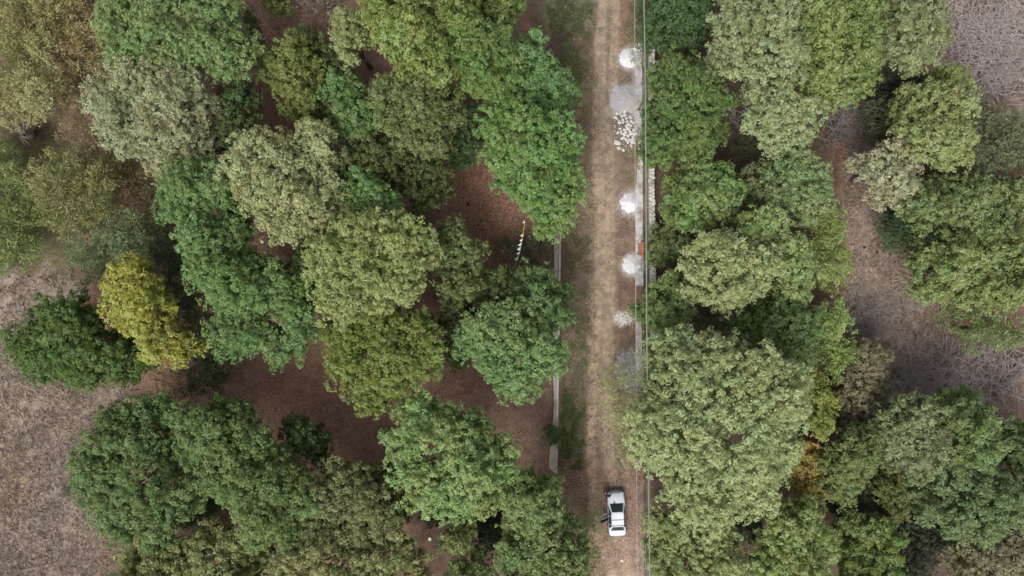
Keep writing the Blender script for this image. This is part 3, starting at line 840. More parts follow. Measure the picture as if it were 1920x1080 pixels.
T('light green round-lobed tree bulging over the wall','dense',(112,148,88),9,3.0,[(868,610),(905,575),(960,565),(1000,585),(1050,600),(1060,645),(1045,700),(1010,735),(965,750),(925,740),(895,695),(868,665)])
T('small round bush growing over the low concrete wall','open',(84,118,72),1.8,.9,[(1020,800),(1040,795),(1062,805),(1066,825),(1045,838),(1022,828)],name='bush',cat='bush',trunk=False)
# ---- lower left
T('big deep green tree at the lower left, left half of the pair','dense',(98,128,70),9,3.4,[(130,865),(165,825),(185,770),(225,752),(262,735),(315,745),(335,790),(365,830),(392,890),(380,950),(335,1000),(290,1012),(240,1008),(205,985),(190,945),(145,925)])
T('big deep green tree at the lower left, right half of the pair','dense',(104,132,70),9.4,3.4,[(335,770),(370,748),(415,742),(460,765),(490,800),(530,830),(580,860),(600,900),(600,950),(570,1000),(530,1030),(475,1010),(425,960),(392,900),(352,830)])
T('dark green tree at the edge of the red clearing behind the deep green pair','dense',(80,110,62),6,2.2,[(510,800),(555,772),(600,805),(622,850),(610,885),(575,860),(535,835)])
T('yellowish olive tree along the bottom edge left of centre','dense',(130,142,86),7.5,2.6,[(232,1040),(280,1005),(345,1010),(420,975),(480,1020),(490,1140),(190,1140)])
T('dull khaki tree above the bottom edge','dense',(118,128,82),8.3,2.8,[(605,885),(640,850),(680,865),(735,900),(755,945),(745,985),(690,990),(620,985),(570,1000),(560,960),(590,930)])
T('grey-olive tree cut by the bottom edge at the centre left','dense',(138,148,96),8.3,2.8,[(525,1050),(580,1000),(640,990),(700,985),(770,995),(800,1035),(820,1140),(520,1140)])
T('shaded olive tree between the khaki tree and the light green star-shaped one','open',(90,100,64),5.5,1.6,[(690,860),(740,870),(770,920),(770,980),(740,960),(720,900)])
T('light green star-shaped tree reaching over the red clearing','dense',(128,160,92),9.8,3.0,[(740,775),(762,735),(800,728),(822,762),(870,765),(905,795),(915,830),(965,835),(978,875),(950,925),(905,965),(860,955),(805,955),(765,905),(738,865),(708,820),(738,800)],holes=[((812,842),9)])
T('small olive tree in the dark gap of the lower wood','dense',(124,142,84),6.5,1.8,[(822,1010),(845,978),(885,985),(898,1010),(875,1032),(838,1035)])
T('dark undergrowth bush below the star-shaped tree','open',(62,86,56),3.5,1.3,[(800,950),(850,945),(900,960),(930,1000),(900,1010),(840,985),(800,1000)],name='bush',cat='bush')
T('moss-green tree on the bottom edge below the small olive one','dense',(116,136,78),7.2,2.4,[(835,1045),(880,1030),(925,1040),(945,1140),(820,1140)])
T('broad green tree beside the end of the concrete wall','dense',(116,142,82),8.6,3.0,[(945,900),(985,872),(1035,890),(1058,935),(1085,985),(1100,1040),(1108,1140),(945,1140),(925,1050),(945,980),(935,940)])
T('thin pale green tree leaning over the track left of the car','thin',(116,136,84),3.4,1.3,[(1085,940),(1108,938),(1120,975),(1118,1030),(1108,1090),(1085,1090),(1080,1000)],trunk=True)
# ---- upper right
T('dark green tree at the top beside the overhead cables','dense',(74,108,64),6.8,2.2,[(1215,-60),(1330,-60),(1342,40),(1320,95),(1275,95),(1225,110),(1212,60)])
T('wispy dark shrub leaning over the track at the top','thin',(88,112,76),3,1.2,[(1180,-60),(1215,-60),(1225,100),(1205,112),(1192,80),(1185,30)],name='bush',cat='bush')
T('vivid green tree under the overhead cables beside the sand heap','dense',(100,130,66),8,3.0,[(1215,130),(1255,98),(1315,92),(1350,135),(1368,190),(1362,250),(1370,290),(1330,305),(1290,290),(1250,328),(1205,325),(1190,285),(1200,235),(1212,180)])
T('tall pale sage tree at the top right of centre','dense',(140,158,114),10.5,2.8,[(1335,60),(1362,-60),(1478,-60),(1500,40),(1500,120),(1470,190),(1435,160),(1400,150),(1350,115)])
T('pale sage tree below the tall one, above the small dark gap','dense',(142,162,116),9.6,2.6,[(1388,190),(1425,150),(1480,180),(1525,210),(1530,260),(1490,290),(1445,268),(1400,240)])
T('yellowish green tree in the upper right canopy','dense',(134,158,88),9.8,2.8,[(1475,-60),(1560,-60),(1575,60),(1570,130),(1560,200),(1520,200),(1500,130),(1495,50)])
T('mossy green tree in the upper right canopy, left of the grey-green one','dense',(118,144,78),9.2,2.6,[(1555,-60),(1640,-60),(1645,60),(1650,130),(1625,175),(1595,195),(1565,190),(1568,100)])
T('grey-green tree beside the dry grass at the top right','dense',(130,146,102),8.6,2.6,[(1635,-60),(1745,-60),(1758,30),(1755,105),(1730,142),(1685,145),(1645,130),(1640,50)])
T('slender yellow-green tree on the left rim of the purplish dry grass','open',(132,154,72),6,1.8,[(1745,110),(1775,100),(1805,140),(1808,190),(1775,195),(1750,165)])
T('yellow-green tree at the middle of the right side group','dense',(140,156,98),8.0,2.6,[(1680,195),(1735,162),(1795,185),(1806,240),(1798,320),(1750,325),(1700,290),(1680,245)])
T('silvery half-bare tree on the right','open',(166,172,144),7,2.2,[(1600,290),(1640,275),(1660,240),(1700,240),(1715,290),(1720,340),(1700,385),(1655,390),(1615,345)],bark=M_PALEBARK,tw=5,kl=10)
T('dusky feathery tree at the right edge','feather',(104,116,88),5,1.8,[(1812,215),(1865,195),(1915,240),(1960,300),(1960,345),(1890,345),(1830,330),(1805,290)])
T('dull feathery bush at the top of the right clearing','feather',(92,100,80),3,1.2,[(1625,215),(1665,195),(1690,230),(1680,280),(1650,270)],name='bush',cat='bush')
T('grey thin shrub on the purplish dry grass','thin',(122,120,98),3,1.0,[(1800,190),(1850,185),(1880,215),(1850,240),(1810,230)],name='bush',cat='bush')
T('green tree below the silvery one','open',(120,144,88),6.5,2.2,[(1690,345),(1755,332),(1830,340),(1880,375),(1875,415),(1830,435),(1770,440),(1710,430),(1680,395)])
T('pale green tree at the right edge above the round one','dense',(128,150,92),7,2.0,[(1860,345),(1960,340),(1960,440),(1900,435),(1872,390)])
T('dark low tree in the shade left of the round one','feather',(72,98,70),4.2,1.4,[(1662,405),(1700,405),(1760,420),(1850,440),(1790,450),(1735,462),(1700,466),(1668,446)])
T('round yellow-green tree at the right edge','dense',(128,150,86),7.8,3.0,[(1725,510),(1745,460),(1800,440),(1860,430),(1908,452),(1935,500),(1940,550),(1900,585),(1840,580),(1780,560),(1735,545)])
T('dull feathery tree below the round one at the right edge','feather',(110,132,80),5,1.8,[(1780,590),(1850,585),(1915,590),(1915,625),(1880,652),(1820,660),(1780,635)])
# ---- middle right
T('green tree on the road side below the vivid one','dense',(118,148,82),7.4,2.4,[(1258,345),(1300,302),(1375,308),(1395,355),(1392,410),(1350,430),(1290,432),(1245,430),(1238,390)])
T('dull grey-green tree right of the small dark gap','open',(116,134,92),6.6,2.0,[(1385,310),(1440,315),(1470,350),(1470,385),(1420,390),(1395,370)])
T('cool green tree along the left rim of the right clearing','dense',(122,148,96),8.4,2.6,[(1450,280),(1500,270),(1535,300),(1540,380),(1530,410),(1490,415),(1455,380),(1445,330)])
T('pale cream-green round tree beside the road, right of the lowest white heap','dense',(154,170,116),9.4,3.0,[(1290,455),(1320,432),(1375,438),(1430,455),(1445,505),(1420,552),(1375,592),(1335,592),(1300,560),(1276,500)])
T('light green tree behind the pale cream-green round one','dense',(136,162,98),8.8,2.8,[(1395,405),(1440,385),(1485,410),(1505,460),(1522,520),(1510,575),(1465,570),(1450,500),(1430,450),(1390,435)])
T('rich green tree below the pale cream-green round one','dense',(94,126,70),7.4,2.4,[(1350,605),(1410,565),(1460,560),(1515,570),(1535,610),(1525,660),(1480,685),(1430,675),(1375,650)])
T('yellow-green feathery tree bordering the right clearing, upper','feather',(124,146,76),5.5,1.8,[(1512,392),(1548,398),(1572,440),(1596,485),(1588,525),(1560,550),(1530,520),(1512,450)])
T('yellow-green feathery tree bordering the right clearing, lower','feather',(124,152,78),5.5,1.8,[(1530,560),(1575,560),(1590,620),(1592,690),(1560,705),(1535,670),(1525,610)])
T('light green tree overhanging the drain below the lowest white heap','dense',(126,154,88),5.5,2.2,[(1208,540),(1240,510),(1290,522),(1306,562),(1290,605),(1255,632),(1212,625),(1192,605)])
T('thin green shrub at the foot of the rubble stone wall','thin',(118,140,84),1.6,.8,[(1232,420),(1260,425),(1262,470),(1240,480),(1230,450)],name='bush',cat='bush')
T('huge pale sage tree right of the car','dense',(150,170,118),12.5,4.2,[(1188,660),(1245,628),(1310,622),(1380,630),(1440,665),(1495,700),(1512,760),(1505,840),(1480,905),(1440,955),(1380,985),(1320,975),(1262,955),(1222,900),(1178,862),(1162,800),(1180,745),(1206,700)],holes=[((1352,800),6)])
T('thin pale fringe of low branches over the track above the car','thin',(150,158,110),4.2,1.4,[(1135,740),(1170,680),(1205,670),(1200,760),(1190,850),(1200,910),(1160,860),(1130,800)],trunk=False)
T('yellow-green tree at the bottom edge right of the car','dense',(138,156,98),8.2,2.6,[(1215,965),(1280,960),(1340,985),(1390,1005),(1380,1060),(1350,1140),(1225,1140),(1212,1030)])
T('bright green tree at the bottom edge, right of centre','dense',(130,154,84),8.6,2.8,[(1430,985),(1480,945),(1535,955),(1560,1010),(1565,1140),(1400,1140),(1395,1050)])
T('amber yellow tree squeezed beside the huge pale tree','dense',(156,146,68),5.8,1.6,[(1505,800),(1528,825),(1545,880),(1535,930),(1495,935),(1475,900),(1490,850)])
T('slender yellowish tree between the huge pale tree and the grey thicket','dense',(140,156,72),7,2.0,[(1510,700),(1545,690),(1560,740),(1550,790),(1525,815),(1512,760)])
T('moss-green tree above the slender yellowish one','dense',(122,146,68),7.4,2.0,[(1400,655),(1450,665),(1495,680),(1510,700),(1490,715),(1440,690)])
T('grey-brown feathery thicket at the lower tip of the right clearing','open',(132,130,106),3.6,1.6,[(1560,650),(1620,640),(1670,660),(1668,740),(1640,800),(1590,810),(1555,770)])
T('olive tree under the grey-brown thicket','dense',(112,134,76),7,2.4,[(1548,840),(1590,805),(1640,800),(1642,850),(1605,895),(1590,945),(1555,950),(1540,900)])
T('grey-green tree in the lower right wood','dense',(126,144,104),8.5,2.8,[(1655,775),(1690,742),(1740,745),(1760,800),(1755,860),(1720,890),(1680,870),(1652,830)])
T('tall green tree with a light rim in the lower right wood','dense',(112,138,82),9,3.0,[(1735,760),(1790,728),(1840,735),(1865,790),(1868,850),(1830,880),(1780,880),(1755,840)])
T('broad cool green tree at the lower right edge','dense',(108,134,88),8.4,3.0,[(1720,900),(1780,875),(1850,870),(1900,890),(1960,900),(1960,985),(1880,1000),(1830,1020),(1780,1000),(1720,960)])
T('dark green tree cut by the right edge in the lower wood','dense',(96,124,76),7,2.2,[(1875,790),(1960,780),(1960,900),(1900,890),(1872,850)])
T('dark olive tree in the lower right wood','open',(102,114,58),6,2.0,[(1625,880),(1670,860),(1715,890),(1718,940),(1680,960),(1640,930)])
T('green tree at the bottom edge near the dark gap','dense',(108,136,68),6.6,2.2,[(1585,970),(1630,955),(1665,990),(1690,1050),(1700,1140),(1580,1140),(1565,1050)])
T('greyish sparse tree in the bottom right corner','open',(138,140,112),7.2,2.2,[(1800,1010),(1860,1000),(1960,990),(1960,1140),(1770,1140),(1775,1050)])
# understorey in the gaps, leaf colours kept dark to deepen the shade
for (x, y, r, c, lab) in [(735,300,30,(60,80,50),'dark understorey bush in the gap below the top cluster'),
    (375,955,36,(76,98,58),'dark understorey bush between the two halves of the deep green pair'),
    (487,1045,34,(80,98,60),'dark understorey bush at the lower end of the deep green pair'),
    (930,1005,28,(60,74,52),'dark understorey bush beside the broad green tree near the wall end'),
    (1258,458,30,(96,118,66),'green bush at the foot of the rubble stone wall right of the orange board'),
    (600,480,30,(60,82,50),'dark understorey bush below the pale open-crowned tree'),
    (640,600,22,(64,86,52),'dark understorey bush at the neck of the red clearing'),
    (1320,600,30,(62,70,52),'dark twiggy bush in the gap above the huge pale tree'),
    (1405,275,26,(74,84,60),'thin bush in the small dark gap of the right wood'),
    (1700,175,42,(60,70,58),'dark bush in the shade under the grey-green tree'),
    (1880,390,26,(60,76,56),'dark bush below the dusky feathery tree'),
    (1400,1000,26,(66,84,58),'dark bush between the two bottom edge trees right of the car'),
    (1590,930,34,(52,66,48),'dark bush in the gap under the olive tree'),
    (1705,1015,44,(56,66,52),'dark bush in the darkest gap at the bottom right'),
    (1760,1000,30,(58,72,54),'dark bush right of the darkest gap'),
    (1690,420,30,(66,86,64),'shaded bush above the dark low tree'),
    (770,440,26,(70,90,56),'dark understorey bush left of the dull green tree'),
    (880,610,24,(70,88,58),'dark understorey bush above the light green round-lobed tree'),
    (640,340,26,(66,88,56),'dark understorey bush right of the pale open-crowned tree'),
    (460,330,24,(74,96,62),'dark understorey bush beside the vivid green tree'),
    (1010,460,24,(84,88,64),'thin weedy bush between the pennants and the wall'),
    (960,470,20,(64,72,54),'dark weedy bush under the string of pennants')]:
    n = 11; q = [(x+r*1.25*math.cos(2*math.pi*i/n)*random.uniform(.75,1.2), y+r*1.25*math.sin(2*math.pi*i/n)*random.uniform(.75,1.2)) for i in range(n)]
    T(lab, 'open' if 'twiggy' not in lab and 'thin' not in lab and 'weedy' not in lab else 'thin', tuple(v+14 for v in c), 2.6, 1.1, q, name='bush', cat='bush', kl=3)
print('LEAVES', leaf_total)

# dark hollow with a pale broken stump, upper left
st = empty('dead_stump', P(57, 252, .5)); tag(st, 'broken dead stump with a pale top in the dark hollow at the left edge', 'stump')
mb = MB(); mb.tube([(0,0,-.1),(.05,.02,.8),(.08,.05,1.6),(.15,.1,2.1)], [.34,.28,.22,.12], 9); mb.build('trunk', M_PALEBARK, st)
for i in range(9):
    mb = MB(); a = random.uniform(0, 6.28); l = random.uniform(.7, 1.7); z0 = random.uniform(.6, 1.8)
    mb.tube([(0,0,z0),(math.cos(a)*l*.5,math.sin(a)*l*.5,z0+.5),(math.cos(a+.3)*l,math.sin(a+.3)*l,z0+random.uniform(.3,1.3))],[.10,.06,.02],5)
    mb.build('branch', M_PALEBARK, st)

# ------------------------------------------------------------------ dry grass and weeds
def grass(name, n, areas, ln, wd, hgt, mat, clump=None, scale=.05):
    xs, ys_ = [], []
    for poly, w in areas:
        poly = np.array(poly, float); k = int(n*w); lo = poly.min(0); hi = poly.max(0)
        q = rng.random((k*5, 2))*(hi-lo)+lo; sd = poly_sd(q[:,0], q[:,1], poly) + (N1.f(q[:,0]*.03, q[:,1]*.03)-.5)*60
        ok = sd > 0
        if clump is not None: ok &= N2.f(q[:,0]*scale, q[:,1]*scale) > clump
        q = q[ok][:k]; xs.append(q[:,0]); ys_.append(q[:,1])
    x = (np.concatenate(xs)-960)/PPM; y = (540-np.concatenate(ys_))/PPM; k = len(x); z = gz(x, y)
    a = N3.f(x*.3, y*.3)*14 + rng.normal(0, .9, k); l = ln*rng.uniform(.5, 1.5, k); w_ = wd*rng.uniform(.6, 1.4, k)
    dx, dy = np.cos(a), np.sin(a); h = hgt*rng.uniform(.4, 1.4, k)
    V = np.zeros((k, 4, 3))
    V[:,0] = np.stack([x-dy*w_, y+dx*w_, z-.01], 1); V[:,1] = np.stack([x+dy*w_, y-dx*w_, z-.01], 1)
    V[:,2] = np.stack([x+dx*l*.6+dy*w_*.8, y+dy*l*.6-dx*w_*.8, z+h], 1); V[:,3] = np.stack([x+dx*l, y+dy*l, z+h*.75], 1)
    F = np.arange(k*4).reshape(-1, 4)
    o = link(name, np_mesh(name, V.reshape(-1,3), F, dict(tint=rng.random(k))), None, mat); tag(o, kind='stuff'); return o
def grass_mat(name, a, b):
    m, nt, p, o = new_mat(name); t = attr(nt, 'tint')
    nt.links.new(mixc(nt, t.outputs['Fac'], a, b), p.inputs['Base Color'])
    p.inputs['Roughness'].default_value = .8; p.inputs['Specular IOR Level'].default_value = .15; return m
MG_PINK = grass_mat('dry_pinkish_grass', lin((116,101,92)), lin((180,163,152)))
MG_TAN = grass_mat('dry_tan_grass', lin((112,98,76)), lin((182,166,136)))
MG_GREEN = grass_mat('low_green_weeds', lin((70,84,50)), lin((124,136,88)))
MG_LITTER = grass_mat('fallen_leaves', lin((88,58,48)), lin((196,154,130)))
LF = [(-40,530),(140,510),(60,640),(110,720),(250,720),(150,900),(210,1020),(260,1120),(-40,1120)]
RC = [(1580,220),(1660,220),(1640,400),(1700,450),(1760,560),(1790,650),(1930,660),(1930,745),(1670,745),(1600,700),(1590,560),(1580,400)]
RT = [(1750,-30),(1950,-30),(1950,190),(1850,200),(1780,180)]
grass('dry_grass', 52000, [(LF,.5),(RC,.3),(RT,.2)], .40, .020, .10, MG_PINK, .30)
grass('tan_grass', 22000, [([(1052,60),(1118,60),(1120,560),(1108,900),(1058,900)],.45),(LF,.15),(RC,.1),([(-40,-40),(230,-40),(330,420),(150,520),(-40,530)],.3)], .2, .014, .07, MG_TAN, .50, .07)
grass('weeds', 26000, [([(1010,-20),(1110,-20),(1095,150),(1050,160)],.25),([(1052,740),(1096,740),(1096,880),(1056,880)],.16),([(1058,420),(1108,420),(1108,760),(1056,760)],.10),([(-40,-40),(230,-40),(330,420),(150,520),(-40,530)],.35),([(955,450),(1038,440),(1035,500),(960,510)],.07),([(1195,100),(1206,100),(1206,160),(1195,160)],.02),([(200,700),(420,690),(440,740),(330,760)],.05)], .17, .02, .09, MG_GREEN, .47, .06)
grass('fallen_leaves', 60000, [([(300,430),(620,560),(980,700),(1035,720),(1035,900),(700,960),(560,860),(250,720)],.45),([(800,330),(900,280),(1035,440),(940,520),(860,430)],.2),([(450,-20),(640,-20),(620,260),(500,260)],.15),([(1600,180),(1700,190),(1640,330),(1560,300)],.06),([(1060,860),(1210,880),(1210,1080),(1100,1080)],.06)], .13, .05, .03, MG_LITTER)

# small dark clumps on the dry grass of the right clearing and on the red clearing
lump = [blob_mesh('lump', 90+s, 1, .4, .5) for s in range(4)]
M_CLUMP = plain('clump_dark', (.035,.028,.022), .9, .1)
for m_ in lump: m_.materials.append(M_CLUMP)
GD = 'small dark clumps on the dry grass'
for (x, y, s, l) in [(1622,464,.17,'largest dark clump on the dry grass of the right clearing'),(1645,473,.13,None),(1657,470,.12,None),(1624,481,.13,None),(1639,449,.10,None),(1669,477,.10,None),(1630,467,.08,None),
    (1683,523,.12,'dark clump alone in the middle of the right clearing'),(1600,579,.12,'dark clump on the lower left of the right clearing'),(1547,274,.12,'lower of two dark clumps on the brown upper part of the right clearing'),(1541,268,.10,'upper of two dark clumps on the brown upper part of the right clearing')]:
    o = link('dark_clump', random.choice(lump)); c = P(x, y, .05); o.location = (c[0], c[1], float(gz(c[0],c[1]))+.03)
    o.scale = (s*1.1, s*1.1, s*.8); o.rotation_euler = (0,0,random.uniform(0,6)); tag(o, l or 'dark clump in the cluster at the top of the right clearing', 'dung', None if l else GD)
GD2 = 'dark tufts on the bare red litter'
for (x, y, s) in [(878,383,.16),(868,372,.1),(860,405,.12),(867,425,.13),(897,422,.12),(905,430,.12),(902,414,.1),(858,395,.09),(871,432,.1),(920,395,.08),(855,365,.08)]:
    o = link('dark_clump', random.choice(lump)); c = P(x, y, .05); o.location = (c[0], c[1], float(gz(c[0],c[1]))+.03)
    o.scale = (s*1.2, s, s*.8); o.rotation_euler = (0,0,random.uniform(0,6)); tag(o, 'dark tuft on the bare red ground left of the string of pennants', 'dung', GD2)

# thin pale stick near the star-shaped tree
mb = MB(); mb.tube([P(905,783,.5),P(907,770,.9),P(908,757,1.2)],[.025,.03,.02],5); tag(mb.build('stick', M_PALEBARK), 'thin pale stick standing on the litter above the star-shaped tree', 'stick')
mb = MB(); mb.tube([P(1217,1036,.5),P(1220,1042,.5)],[.05,.05],6); tag(mb.build('stick', M_PALEBARK), 'short pale stick at the right edge of the track behind the car', 'stick')

# ------------------------------------------------------------------ string of pennants
bn = empty('pennant_string', P(975, 460, 0)); tag(bn, 'string of small white and yellow pennants hung between two trees', 'bunting')
A = Vector(P(984, 412, 5.4)); B = Vector(P(962, 512, 5.0))
def bp(t): p = A.lerp(B, t); p.z -= 1.1*4*t*(1-t)*.6; p.x += .18*math.sin(math.pi*t); return p
M_WHITECLOTH = plain('white_cloth', (.85,.84,.86), .8, .1); M_YELCLOTH = plain('yellow_cloth', (.75,.55,.16), .8, .1)
mb = MB(); mb.tube([bp(i/24) for i in range(11)], [.022]*11, 4); local(mb.build('yellow_ribbon', M_YELCLOTH), bn)
mb = MB(); mb.tube([bp(i/24) for i in range(10, 25)], [.014]*15, 4); local(mb.build('cord', M_WHITECLOTH), bn)
for i, (yy_, s) in enumerate([(416,.6),(440,.95),(449,.85),(457,1.15),(465,1.15),(474,.95),(484,1.15),(501,.6)]):
    t = (yy_-412)/100; p = bp(t); d = (bp(t+.02)-bp(t-.02)).normalized()
    o_ = Vector((-.85, -.25, -.45)).normalized()*.35*s
    mb = MB(); w_ = .17*s; q = [p-d*w_, p+d*w_, p+o_]; nn = Vector((0,0,.006))
    mb.add([v+nn for v in q]+[v-nn for v in q], [(0,1,2),(5,4,3),(0,3,4,1),(1,4,5,2),(2,5,3,0)])
    f = mb.build('pennant', M_WHITECLOTH); local(f, bn)
    if i == 1: f.data.materials[0] = plain('cream_cloth', (.80,.70,.45), .8, .1)

# leafless scrub: pale twiggy shrubs
def bare_bush(label, x, y, r, h, n, mat=M_PALEBARK):
    c = P(x, y, 0); root = empty('leafless_shrub', (c[0], c[1], 0)); tag(root, label, 'bush')
    for k in range(3):
        mb = MB()
        for i in range(n):
            a = random.uniform(0, 6.28); l = r/PPM*random.uniform(.5, 1.1); z = h*random.uniform(.5, 1)
            d = Vector((math.cos(a), math.sin(a), 0)); m = d*l*.45 + Vector((random.gauss(0,.1), random.gauss(0,.1), z*.7)); e = d*l + Vector((random.gauss(0,.2), random.gauss(0,.2), z))
            off = Vector((random.gauss(0,1), random.gauss(0,1), 0))*(r/PPM*.45 if n > 20 else .05); m += off; e += off; e.z *= random.uniform(.5, 1.2)
            mb.tube([off+Vector((0,0,-.05)), m, e], [.045, .032, .014], 4)
            for j in range(4):
                s = m.lerp(e, random.uniform(0, .9)); q = s + Vector((random.gauss(0,.35), random.gauss(0,.35), random.uniform(0,.3)))*min(1.5, l)
                mb.tube([s, q], [.016, .007], 3)
        mb.build('branch', mat, root)
M_GREYBARK = mottled('grey_twigs', (.20,.18,.165), (.34,.31,.29), 5, .9, .02)
bare_bush('leafless grey shrub at the rim of the purplish dry grass', 1812, 205, 42, 1.6, 9)
bare_bush('leafless brown shrub on the brown top of the right clearing', 1605, 300, 38, 1.4, 8, M_GREYBARK)
bare_bush('leafless shrub left of the silvery half-bare tree', 1640, 345, 34, 1.6, 8, M_GREYBARK)
bare_bush('leafless grey shrub below the purplish lower end of the right clearing', 1610, 660, 46, 2.6, 10, M_GREYBARK)
bare_bush('twiggy leafless shrub in the gap above the huge pale tree', 1322, 600, 26, 2.4, 8, M_GREYBARK)
bare_bush('bare twigs in the small dark gap of the right wood', 1378, 225, 24, 2.2, 7, M_PALEBARK)
bare_bush('dark leafless shrub on the left field beside the deep green pair', 130, 918, 18, .7, 6, M_BARK)
bare_bush('leafless shrub at the right edge on the dry grass', 1890, 120, 40, 1.2, 8, M_GREYBARK)
# twigs fallen over the woodland floor
mb = MB()
for i in range(420):
    ar = random.choice([(300,560,1030,860),(810,290,1030,500),(460,0,640,240),(1540,190,1700,400),(1060,880,1200,1080)])
    x = random.uniform(ar[0], ar[2]); y = random.uniform(ar[1], ar[3]); c = P(x, y, 0); a = random.uniform(0, 6.28); l = random.uniform(.2, .7)
    z = float(gz(c[0], c[1])) + .03
    mb.tube([(c[0], c[1], z), (c[0]+math.cos(a)*l*.5+.04, c[1]+math.sin(a)*l*.5, z+.04), (c[0]+math.cos(a)*l, c[1]+math.sin(a)*l, z)], [.018, .016, .008], 3)
tag(mb.build('fallen_twigs', M_PALEBARK), kind='stuff')

M_MAUVE = mottled('mauve_twigs', (.29,.25,.235), (.44,.395,.375), 5, .9, .02)
for lab, x, y, r in [('mauve-grey leafless scrub in the top right corner, nearest the grey-green tree', 1795, 45, 62), ('mauve-grey leafless scrub in the middle of the top right dry grass', 1850, 80, 66),
    ('mauve-grey leafless scrub at the very corner of the top right dry grass', 1900, 30, 60), ('mauve-grey leafless scrub at the lower end of the top right dry grass', 1835, 145, 56),
    ('mauve dry scrub left of centre at the bottom of the right clearing', 1715, 700, 60), ('mauve dry scrub at the bottom middle of the right clearing', 1790, 715, 62),
    ('mauve dry scrub at the bottom right of the right clearing', 1870, 700, 62), ('dry brown scrub at the top of the right clearing', 1585, 235, 44), ('dry scrub on the left rim of the right clearing beside the feathery trees', 1625, 590, 44)]:
    bare_bush(lab, x, y, r*1.1, 1.5, 38, M_MAUVE if 'mauve' in lab else M_GREYBARK)
# ------------------------------------------------------------------ car
M_PAINT = plain('white_car_paint', (.80,.86,.95), .3, .5, 0, .6)
M_GLASS = plain('dark_car_glass', (.035,.055,.065), .12, .6, 0, .5)
M_BLACK = plain('black_rubber', (.022,.022,.024), .7, .3)
M_TRIM = plain('grey_trim', (.14,.15,.17), .5, .4)
M_RIM = plain('steel_rim', (.45,.46,.48), .35, .5, .8)
M_LAMP = plain('clear_lamp', (.55,.58,.60), .15, .6); M_RED = plain('red_lamp', (.42,.03,.03), .2, .5)
M_SEAM = plain('roof_seam', (.16,.17,.20), .6, .3)
car = empty('car', (0,0,0)); tag(car, 'small white saloon car parked on the dirt track with its left rear door open', 'car')
# profile along the length (y forward), half width, top height of lower body
ST = [(-2.10,.60,.62),(-2.04,.70,.86),(-1.88,.755,.97),(-1.5,.775,1.0),(-1.0,.79,.98),(0,.80,.95),(.75,.80,.95),(1.15,.79,.94),(1.55,.775,.89),(1.88,.745,.82),(2.06,.68,.72),(2.13,.58,.56)]
mb = MB(); vs = []; 
for y, w, h in ST:
    half = [(w*.93,.20),(w*.985,.34),(w,.55),(w*.985,h-.13),(w*.93,h-.03),(w*.62,h+.015),(w*.25,h+.03)]
    vs += [(-x, y, z) for x, z in half] + [(x, y, z) for x, z in half[::-1]]
n = 14; fs = []
for i in range(len(ST)-1):
    for k in range(n-1): fs.append((i*n+k, i*n+k+1, (i+1)*n+k+1, (i+1)*n+k))
    fs.append((i*n+n-1, i*n, (i+1)*n, (i+1)*n+n-1))
fs.append(tuple(range(n))[::-1]); fs.append(tuple((len(ST)-1)*n+k for k in range(n)))
mb.add(vs, fs); body = mb.build('body', M_PAINT, car, True)
# cabin: bottom and top outlines
def hull(mb, bot, top):
    m = len(bot); mb.add(bot+top, [tuple(range(m))[::-1], tuple(m+k for k in range(m))]+[(k,(k+1)%m,m+(k+1)%m,m+k) for k in range(m)])
mb = MB()
cb = [(-.66,-1.52,.98),(-.72,-1.2,.97),(-.735,0,.94),(-.72,.85,.94),(-.58,1.10,.95),(0,1.115,.955),(.58,1.10,.95),(.72,.85,.94),(.735,0,.94),(.72,-1.2,.97),(.66,-1.52,.98),(0,-1.53,.985)]
ct = [(-.50,-1.02,1.36),(-.535,-.85,1.38),(-.56,-.25,1.42),(-.54,.25,1.40),(-.47,.36,1.385),(0,.375,1.388),(.47,.36,1.385),(.54,.25,1.40),(.56,-.25,1.42),(.535,-.85,1.38),(.50,-1.02,1.36),(0,-1.03,1.365)]
hull(mb, cb, ct); mb.build('cabin', M_PAINT, car)
def panel(name, pts, mat, parent, off=.006):
    pts = [Vector(p) for p in pts]; nn = (pts[1]-pts[0]).cross(pts[2]-pts[1]).normalized()
    m = len(pts); mb = MB(); mb.add([p+nn*off for p in pts]+[p-nn*.004 for p in pts], [tuple(range(m)), tuple(range(m, 2*m))[::-1]]+[(k, m+k, m+(k+1)%m, (k+1)%m) for k in range(m)])
    return mb.build(name, mat, parent)
def lerp3(a, b, t): return tuple(a[i]+(b[i]-a[i])*t for i in range(3))
panel('windshield', [(-.60,1.10,.965),(.60,1.10,.965),(.475,.375,1.385),(-.475,.375,1.385)][::-1], M_GLASS, car, .022)
panel('rear_window', [(.60,-1.50,1.00),(-.60,-1.50,1.00),(-.475,-1.06,1.345),(.475,-1.06,1.345)][::-1], M_GLASS, car, .022)
for s in (-1, 1):
    for (y0, y1, t0, t1) in ((.02,.83,.02,.24),(-.78,-.06,-.78,-.06),(-1.25,-.86,-1.0,-.86)):
        q = [(s*.748, y0, .99),(s*.742, y1, .985),(s*.563, t1, 1.375),(s*.563, t0, 1.378)]
        if s < 0: q = q[::-1]
        panel('side_window', q, M_GLASS, car, .012)
mb = MB(); hull(mb, [(-.475,-.98,1.375),(-.50,-.3,1.412),(-.47,.30,1.395),(0,.36,1.40),(.47,.30,1.395),(.50,-.3,1.412),(.475,-.98,1.375),(0,-1.03,1.38)],
 [(-.46,-.96,1.40),(-.48,-.3,1.428),(-.45,.27,1.41),(0,.33,1.42),(.45,.27,1.41),(.48,-.3,1.428),(.46,-.96,1.40),(0,-1.0,1.405)]); mb.build('roof', M_PAINT, car)
